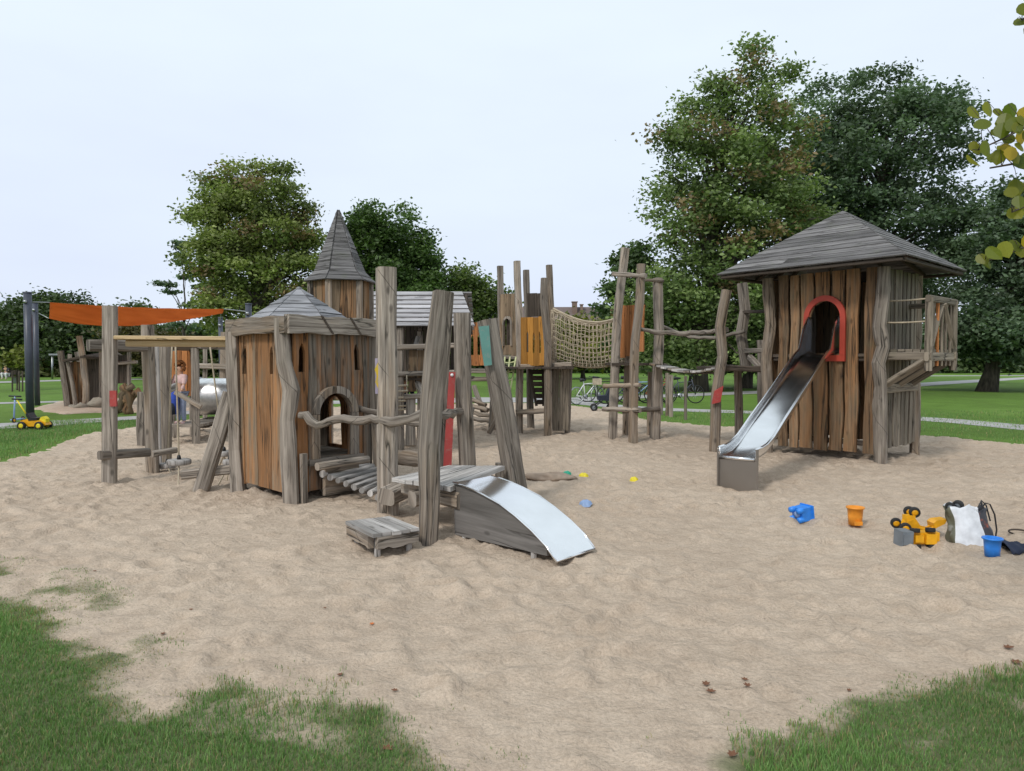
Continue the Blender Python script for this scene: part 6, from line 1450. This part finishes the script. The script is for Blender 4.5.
    for q in range(170 if hair[1] else 60):
        d = Vector((rr.gauss(0, 1), rr.gauss(0, 1), rr.gauss(0, 1))).normalized()
        if d.dot(fw) > .35 and d.z < .45: continue
        if d.z < -.75: continue
        L0 = hr*(1.0+(.35 if hair[1] else .05)); c0 = hc+d*L0*.92; rr_ = hr*(.30 if hair[1] else .34)
        if hair[1] and d.z < 0: c0 += V(0, 0, -.02*u)
        mb.lathe([(0, -rr_), (rr_*.7, -rr_*.7), (rr_, 0), (rr_*.7, rr_*.7), (0, rr_)], c0, d, 7)
    mb.build('hair', hair[0], T)
    for sx_ in (-1, 1):
        mb = MB(); e = hc+fw*hr*.93+rt_*sx_*.022*u-UPV*.012*u; mb.lathe([(0, -.006*u), (.006*u, 0), (0, .006*u)], e, fw, 8); mb.build('eye', M.blackp, T)
    mb = MB(); e = hc+fw*hr*.98-UPV*.028*u; mb.lathe([(0, -.012*u), (.008*u, 0), (0, .010*u)], e, fw, 8); mb.build('nose', mats[0], T)
    mb = MB(); e = hc+fw*hr*.90-UPV*.047*u; mb.box(e, (.028*u, .01*u, .006*u), face); mb.build('mouth', M.red, T)
    return T
fz = P(181, 424.5, 14.1)
figure('child with curly auburn hair, pale pink top and light jeans standing on a platform', (fz.x-.02, 14.15, fz.z+.0), 1.20, R(-25), 'stand', (M.skin, M.pink, M.denim, M.shoe), (M.hair, True),
       arms=((-.13, -.05, .62, -.06, -.13, .55), (.14, -.06, .63, .16, -.12, .54)))
bg_ = thing('backpack', 'blue backpack hanging on the hut post beside the child', 'backpack', P(173, 410, 14.0))
mb = MB(); c = P(173.3, 402, 14.0); verts = []; 
for r_, h in ((.02, -.30), (.085, -.28), (.10, -.15), (.105, 0), (.09, .14), (.05, .2), (.0, .21)): pass
mb.lathe([(0, -.24), (.075, -.23), (.095, -.12), (.10, .02), (.085, .15), (.04, .2), (0, .21)], c, n=14); mb.build('bag', M.bluecloth, bg_)
mb = MB(); mb.lathe([(0, -.12), (.06, -.11), (.07, 0), (.05, .1), (0, .11)], c+V(0, -.06, -.12), n=12); mb.build('pocket', M.darkcloth, bg_)
mb = MB(); mb.sweep([c+V(0, .0, .19), c+V(.01, .03, .27), c+V(.02, .05, .2)], .01, 6); mb.build('loop', M.darkcloth, bg_)
f2 = P(402.5, 401, 13.4)
figure('dark haired child in a navy top crouching behind the rungs of the pale rope ladder', (f2.x, 13.45, .35+.25), 1.05, R(30), 'crouch', (M.skin, M.navy, M.darkcloth, M.shoe), (M.brownhair, False),
       arms=((-.15, -.12, .36, -.08, -.2, .34), (.15, -.12, .36, .08, -.2, .34)))
dk2 = MB(); c = P(402.5, 402, 13.45); dk2.hexa([(c.x-.45, 13.1, .54), (c.x+.35, 13.1, .54), (c.x+.35, 14.0, .54), (c.x-.45, 14.0, .54), (c.x-.45, 13.1, .59), (c.x+.35, 13.1, .59), (c.x+.35, 14.0, .59), (c.x-.45, 14.0, .59)], 0); dk2.build('lower_deck', M.grey, sh)
bn = thing('park_bench', 'small far bench at the left edge with a seated person in black', 'bench', G(5, 383.5))
bc = G(5, 383.5)
mb = MB(); mb.box(bc+V(0, 0, .45), (1.6, .4, .05)); mb.build('seat', M.dark, bn); mb = MB(); mb.box(bc+V(0, .22, .75), (1.6, .05, .3)); mb.build('backrest', M.dark, bn)
for dx in (-.65, .65): mb = MB(); mb.box(bc+V(dx, 0, .22), (.06, .36, .44)); mb.build('leg', M.bolt, bn)
figure('far seated person in dark clothes with white trousers on the left edge bench', (bc.x+.1, bc.y+.05, .28), 1.65, 0, 'crouch', (M.skin, M.darkcloth, M.whitep, M.shoe), (M.whitep, False),
       arms=((-.15, -.12, .36, -.08, -.2, .34), (.15, -.12, .36, .08, -.2, .34)))

# ------------------------------------------------------------------ bicycles and stroller
BKG = 'bicycles parked on the path behind the rung posts'
def bike(px, py, yaw, lab, mats, sc=1.0):
    b = G(px, py); T = thing('bicycle', lab, 'bicycle', b, BKG); dx = Vector((math.cos(yaw), math.sin(yaw), 0)); ay = Vector((-dx.y, dx.x, 0)); r = .34*sc
    def q(x, z, y=0): return b+dx*(x*sc)+UPV*(z*sc)+ay*(y*sc)
    for x in (-.52, .52):
        mb = MB(); c = q(x, .34); mb.lathe([(r-.025, -.017), (r, -.012), (r, .012), (r-.025, .017), (r-.04, 0), (r-.025, -.017)], c, ay, 28); wh = mb.build('wheel', M.rubber if mats[1] is None else mats[1], T)
        mb = MB()
        for k in range(12):
            a = math.pi*k/6; mb.sweep([c, c+dx*(r-.03)*math.cos(a)+UPV*(r-.03)*math.sin(a)], .004, 4)
        mb.build('spokes', M.bolt, wh)
    mb = MB()
    for a_, b_ in (((-.52, .34), (-.1, .3)), ((-.52, .34), (-.15, .78)), ((-.1, .3), (-.18, .88)), ((-.1, .3), (.36, .72)), ((-.15, .78), (.36, .80)), ((.36, .9), (.52, .34))): mb.sweep([q(*a_), q(*b_)], .018*sc, 8)
    mb.build('frame', mats[0], T)
    mb = MB(); mb.sweep([q(.36, .9), q(.33, 1.03), q(.30, 1.05, -.25)], .014*sc, 6); mb.sweep([q(.33, 1.03), q(.30, 1.05, .25)], .014*sc, 6); mb.build('handlebar', M.blackp, T)
    mb = MB(); mb.lathe([(0, -.14), (.07, -.12), (.05, 0), (.03, .12), (0, .14)], q(-.19, .93), dx, 10); mb.build('saddle', M.blackp, T)
    mb = MB(); mb.lathe([(0, -.01), (.09, -.01), (.09, .01), (0, .01)], q(-.1, .3, -.05), ay, 16); mb.sweep([q(-.1, .3, -.08), q(-.02, .16, -.08), q(-.02, .16, -.16)], .012, 5); mb.build('crank', M.bolt, T)
    return T, q
bk, q = bike(587, 404.5, R(35), 'white framed bicycle, leftmost of the parked bicycles', (M.whitep, M.bolt), .95)
mb = MB(); mb.box(q(.5, .86), (.3, .3, .22)); mb.build('basket', M.rope, bk)
bike(619, 404, R(15), 'navy bicycle just right of the stroller, left of the tall rung posts', (M.navy, None))
bike(639, 403.5, R(-20), 'blue grey bicycle whose wheel shows between the rung posts', (M.paleblue, None))
bike(682, 403.5, R(8), 'rightmost parked bicycle behind the thin wooden stakes', (M.pole, None))
bike(601, 402.3, R(-12), 'black bicycle close behind the white framed bicycle and the stroller', (M.blackp, None))
bike(657, 402.8, R(25), 'dark red bicycle between the blue grey one and the stakes', (M.red, None))
bike(629, 401.6, R(4), 'farthest dark bicycle half hidden behind the two tall rung posts', (M.pole, None))
sr = thing('stroller', 'black stroller with small wheels standing between the white bicycle and rung post', 'stroller', G(604, 411))
b = G(604, 411)
for dx, dy in ((-.32, -.1), (-.3, .28), (.2, -.2), (.22, .3)): wheel(sr, b+V(dx, dy, .11), .11, .05, (.2, 1, 0), rimm=M.greyp, n=14)
mb = MB(); mb.prism([(-.2, .35), (.15, .32), (.28, .75), (.2, .82), (.05, .5), (-.22, .48)], b, (1, 0, 0), UPV, .4, 'x'); mb.build('seat', M.darkcloth, sr)
mb = MB(); mb.lathe([(.30, -.2), (.31, 0), (.30, .2)], b+V(.08, 0, .66), (0, 1, 0), 14, a0=0, a1=math.pi*.8); mb.build('canopy', M.greyp, sr)
mb = MB()
for dy in (-.18, .22): mb.sweep([b+V(-.32, dy, .12), b+V(.1, dy, .5), b+V(.42, dy, 1.0)], .016, 6); mb.sweep([b+V(.2, dy, .12), b+V(-.02, dy, .5)], .016, 6)
mb.sweep([b+V(.42, -.18, 1.0), b+V(.42, .22, 1.0)], .02, 6); mb.build('frame', M.blackp, sr)
SKG = 'thin wooden stakes standing on the grass behind the rung posts'
for i, (x, yb, yt, lab) in enumerate(((661, 415, 376, 'leftmost thin stake under the plank bridge'), (667.5, 416, 373, 'taller stake in the close pair under the plank bridge'), (671, 417, 375, 'right stake in the close pair under the plank bridge'), (685.5, 420, 376, 'single pale stake right of the pair under the plank bridge'))):
    mb = MB(); a = G(x, yb); mb.sweep([a-UPV*.1, P(x, yt, a.y)], .055 if i != 3 else .04, 8, 3, wob=.05); tag(mb.build('wooden_stake', M.grey if i != 3 else M.towerside), lab, 'stake', SKG)
# ------------------------------------------------------------------ sand toys
def bucket(name, lab, c, r0, r1, h, mat, axis=(0, 0, 1), cat='bucket', handle=True, n=24):
    c = Vector(c); ax = Vector(axis).normalized(); T = thing(name, lab, cat, c); mb = MB()
    mb.lathe([(0, .004), (r0, 0), (r0+(r1-r0)*.5, h*.5), (r1, h-.012), (r1+.012, h-.012), (r1+.012, h), (r1-.004, h), (r0-.004, .008), (0, .008)], c, ax, n); mb.build('pail', mat, T)
    if handle:
        A = ax.orthogonal().normalized(); pts = [c+ax*(h-.01)+A*(r1+.012)*math.cos(a)+ax*(-.09*math.sin(a))+(ax.cross(A))*(-(r1+.01)*math.sin(a)) for a in [math.pi*k/10 for k in range(11)]]
        mb = MB(); mb.sweep(pts, .005, 6); mb.build('handle', mat, T)
    return T
c = GS(855, 528); T = bucket('sand_bucket', 'orange bucket standing upright in the sand right of the blue mould', c+UPV*.005, .060, .072, .17, M.orangep, handle=False)
mb = MB(); mb.box(c+V(0, -.07, .03), (.07, .02, .035)); mb.build('shell_relief', M.orangep, T)
# castle-shaped mould lying on its side
mo = thing('castle_mould', 'blue castle sand mould lying tipped on its side', 'sand mould', GS(804, 524))
c = GS(804, 524)+V(0, .05, .07); ax = Vector((-.85, -.35, -.12)).normalized(); s1 = Vector((0, 0, 1)); s1 = (s1-ax*s1.dot(ax)).normalized(); s2 = ax.cross(s1)
Mx = Matrix((s2, s1, ax)).transposed()
mb = MB(); mb.box(c, (.14, .13, .12), M=Mx, grain=2); mb.box(c-ax*.066, (.17, .15, .014), M=Mx, grain=2); mb.build('base', M.blue, mo)
for a_, b_ in ((-.05, -.045), (.05, -.045), (-.05, .045), (.05, .045)):
    mb = MB(); o_ = c+s2*a_+s1*b_; mb.lathe([(.03, .05), (.028, .10), (.0, .105)], o_, ax, 12); mb.build('turret', M.blue, mo)
mb = MB(); mb.lathe([(.035, .05), (.032, .08), (0, .085)], c, ax, 12); mb.build('keep', M.paleblue, mo)
bucket('sand_bucket', 'blue bucket standing in front of the white carrier bag', GS(992, 560)+UPV*.005, .053, .064, .15, M.blue, handle=False)
# wheel loader toy
wl = thing('toy_loader', 'yellow toy wheel loader with raised shovel tipped behind the toy dump truck', 'toy loader', GS(915, 540))
o = GS(914, 541)
mb = MB(); mb.prism([(-.12, .05), (-.10, .14), (-.02, .16), (.03, .10), (.09, .09), (.09, .045), (0, .03)], o, Vector((.93, .2, -.05)), V(0, 0, 1), .08, 'x'); mb.build('body', M.yellowp, wl)
mb = MB(); mb.box(o+V(-.055, -.01, .165), (.08, .07, .05)); mb.build('hood', M.yellowp, wl)
for dx, dy, dz, r in ((-.115, -.07, .085, .048), (-.125, .07, .10, .046), (-.01, -.02, .215, .046), (.0, .09, .20, .046)): wheel(wl, o+V(dx, dy, dz), r, .045, (.3, 1, .1), rimm=M.yellowp, n=16)
mb = MB()
for dy in (-.03, .03): mb.sweep([o+V(.02, dy, .08), o+V(.10, dy, .06), o+V(.17, dy, .09)], .011, 6, 4)
mb.build('lift_arm', M.yellowp, wl)
mb = MB(); mb.prism([(0, 0), (.09, .045), (.11, .085), (.02, .075), (-.01, .05)], o+V(.15, 0, .075), (1, 0, 0), UPV, .11, 'x'); mb.build('shovel', M.yellowp, wl)
# dump truck lying on its side: wheels face the camera
dt = thing('toy_dump_truck', 'yellow toy dump truck lying on its side with grey bed and black wheels', 'toy truck', GS(918, 548))
o = GS(918, 549)
mb = MB(); mb.box(o+V(.02, .03, .075), (.21, .10, .10)); mb.box(o+V(.085, -.035, .075), (.09, .04, .085)); mb.box(o+V(-.01, -.03, .075), (.07, .03, .06)); mb.build('chassis', M.yellowp, dt)
mb = MB(); mb.box(o+V(.145, .03, .07), (.045, .11, .11)); mb.build('cab', M.yellowp, dt)
mb = MB(); mb.prism([(-.05, .0), (.045, .0), (.05, .13), (-.045, .13)], o+V(-.125, .0, .012), (1, 0, 0), UPV, .14, 'y'); mb.prism([(-.04, .02), (.035, .02), (.04, .11), (-.035, .11)], o+V(-.125, -.073, .012), (1, 0, 0), UPV, .012, 'y'); mb.build('bed', M.greyp, dt)
for dx, dz in ((-.03, .0), (.10, -.0), (-.04, .135), (.09, .14)):
    wheel(dt, o+V(dx, -.02, dz+.008), .04, .035, (.05, .15, 1), rimm=M.yellowp, n=16)
# white bag
bg = thing('carrier_bag', 'full white carrier bag with dark and orange print standing in the sand', 'bag', GS(975, 548))
o = GS(973, 548)
def bagmesh():
    mb = MB(); n, m = 28, 14; verts = []; F = []; mi_faces = []
    rr = random.Random(3)
    for i in range(m+1):
        t = i/m; z = .335*t; wx = .175*(1-.10*t)+.012*math.sin(t*7); wy = .085*(1-.35*t)+.01
        for j in range(n):
            a = 2*math.pi*j/n; c_, s_ = math.cos(a), math.sin(a); q_ = (abs(c_)**4+abs(s_)**4)**(-.25)
            k = 1+.05*math.sin(5*a+t*9)+.035*math.sin(9*a-t*14)+.03*math.sin(23*a+t*5)
            verts.append(o+V(wx*c_*q_*k-.045*t, wy*s_*q_*k+.06*t, z+(.02*math.sin(3*a+1)+.02*math.sin(7*a))*t+.006*math.sin(11*a)))
    groups = {0: [], 1: [], 2: []}
    for i in range(m):
        for j in range(n):
            a = 2*math.pi*(j+.5)/n; x = math.cos(a); y = math.sin(a)
            g = 1 if (x > .45 and y < .6) else (2 if x < -.80 else 0)
            if i < 1: g = 0
            groups[g].append((i*n+j, i*n+(j+1) % n, (i+1)*n+(j+1) % n, (i+1)*n+j))
    base = len(mb.v)
    for g, fs in groups.items():
        for f in fs: mb.f.append(list(f)); mb.uv.extend([(0, 0)]*4); mb.c.extend([(.5, .5, 0, 1)]*4); mb.m.append(g); mb.sm.append(True)
    mb.v = [tuple(v) for v in verts]; mb.f.append(list(range(n))[::-1]); mb.uv.extend([(0, 0)]*n); mb.c.extend([(.5, .5, 0, 1)]*n); mb.m.append(0); mb.sm.append(False)
    ob = mb.build('sack', [M.bagw, M.bagprint, M.bagside], bg); md = ob.modifiers.new('t', 'SOLIDIFY'); md.thickness = .003
bagmesh()
for pts in ([(.04, -.03, .33), (.07, -.04, .385), (.11, -.04, .375), (.145, -.05, .29), (.165, -.05, .16), (.15, -.05, .05)], [(.06, .04, .33), (.095, .05, .39), (.13, .04, .35), (.155, .02, .22)]):
    mb = MB(); mb.sweep([o+V(*p) for p in pts], .006, 6, 3); mb.build('handle', M.blackp, bg)
wt = thing('toy_wheel_pair', 'black wheeled toy poking out of the top left of the white bag', 'toy', o+V(-.16, .05, .36))  # only two black wheels on an axle, without a vehicle body
wheel(wt, o+V(-.175, .05, .34), .035, .04, (.4, 1, .2), rimm=M.greyp, n=14); wheel(wt, o+V(-.10, .06, .345), .045, .05, (.8, .7, .2), rimm=M.greyp, n=14); mb = MB(); mb.sweep([o+V(-.175, .05, .34), o+V(-.10, .06, .345)], .012, 6); mb.build('axle', M.blackp, wt)
mb = MB(); a = GS(1004, 553); verts = []; F = []; n, m = 16, 8
for i in range(m+1):
    for j in range(n+1):
        u, v_ = j/n, i/m; w2 = (1-u)*.14+.015
        verts.append(a+V(u*.34-.03, (v_-.5)*2*w2+.06*u, .004+.085*math.sin(math.pi*v_)*(1-u)**.7+.01*math.sin(u*17+v_*9)+.008*math.sin(v_*23)))
for i in range(m):
    for j in range(n): q_ = i*(n+1)+j; F.append((q_, q_+1, q_+n+2, q_+n+1))
mb.add(verts, F, None, smooth=True); nb_ = mb.build('mesh_bag', M.navy); tag(nb_, 'limp navy mesh bag lying flat right of the blue bucket', 'bag'); nb_.modifiers.new('t', 'SOLIDIFY').thickness = .004
mb = MB(); c = GS(1020, 538)+UPV*.03; mb.sweep([c+V(.09*math.cos(a), .075*math.sin(a), .01*math.sin(a)) for a in [2*math.pi*k/20 for k in range(21)]], .008, 8); tag(mb.build('hoop', M.dark), 'dark brown ring lying in the sand at the right frame edge', 'ring')
# small bits in the middle of the sand
for nm, lab, x, y, r_, mt in (('sand_mould', 'small green shell mould half buried near the sand heap', 567, 476, .055, M.greenp), ('sand_mould', 'pale yellow mould beside the green shell mould', 583.5, 478, .06, M.yellowv), ('sand_mould', 'bright yellow mould lying alone right of the others', 634, 483, .05, M.yellowv), ('sand_mould', 'pale blue mould lying nearest to the short slide', 585.5, 507, .065, M.paleblue)):
    c = GS(x, y)+UPV*.015; mb = MB(); n = 18; prof_ = [(0, .045), (r_*.5, .042), (r_*.85, .028), (r_, .004), (r_*1.08, 0)]; mb.lathe(prof_, c, (random.uniform(-.25, .25), -.3, 1), n)
    mb.v = [tuple(Vector(v)+(Vector(v)-c)*(.12*math.cos(6*math.atan2(v[1]-c.y, v[0]-c.x)))) for v in mb.v]; o_ = mb.build(nm, mt); tag(o_, lab, 'sand mould', 'small sand moulds scattered near the short slide')
hp = rock('sand_heap', 'low darker heap of dug damp sand behind the short slide', 549, 480, .28, None, None, (1.1, .6, .22)); hp.data.materials.clear(); hp.data.materials.append(plain('damp_sand', (.36, .275, .21), .95)); hp['category'] = 'sand heap'
def leaf(x, y, lab, mat, s=.03, grp=None):
    s *= .8
    c = GS(x, y, .006); rr = random.Random(int(x*7+y)); yaw = rr.uniform(0, 6.28); pts = []; mb = MB()
    out_ = [(0, -1.2), (.35, -.6), (.8, -.5), (.55, 0), (.75, .45), (.3, .5), (0, 1.1), (-.3, .5), (-.75, .45), (-.55, 0), (-.8, -.5), (-.35, -.6)]
    vs_ = [c+V(s*(a*math.cos(yaw)-b*math.sin(yaw)), s*(a*math.sin(yaw)+b*math.cos(yaw)), s*(.45*abs(a)+.25*b*b)) for a, b in out_]; vs_.append(c+UPV*0)
    mb.add(vs_, [(i, (i+1) % 12, 12) for i in range(12)], None, smooth=False); o = mb.build('fallen_leaf', mat); o.modifiers.new('t', 'SOLIDIFY').thickness = .0015; tag(o, lab, 'leaf', grp)
LG = 'fallen leaves on the sand'
leaf(372, 627, 'single bright orange leaf on the sand in front of the step bench', M.orleaf, .02, LG)
for x, y, l, s_ in ((706, 687, 'curled brown leaf, top one of the pair low in the sand', .03), (711, 694, 'brown leaf lying just under the curled pair leaf', .028), (745, 682, 'small brown leaf upper right of the leaf pair', .022), (747, 696, 'dark brown leaf right of the leaf pair', .028),
                  (732, 762, 'brown leaf near the right grass corner at the bottom', .03), (340, 683, 'brown crumpled leaf just above the grass strip', .018), (191, 614, 'small dark leaf on the bare sand at left', .018), (163, 638, 'tiny dark leaf beside the sparse grass at left', .018), (95, 578, 'tiny dark leaf above the sparse grass at far left', .016), (1008, 657, 'brown leaf at the right grass edge', .035), (1016, 668, 'brown leaf lowest at the right grass edge', .035), (849, 693, 'tiny leaf left of the right grass corner', .016), (395, 697, 'brown leaf right of the grass strip tip', .02), (388, 752, 'brown leaf on the bare grass edge at the bottom', .03), (325, 612, 'tiny dark leaf in the middle foreground sand', .014)):
    leaf(x, y, l, M.dryleaf, s_, LG)
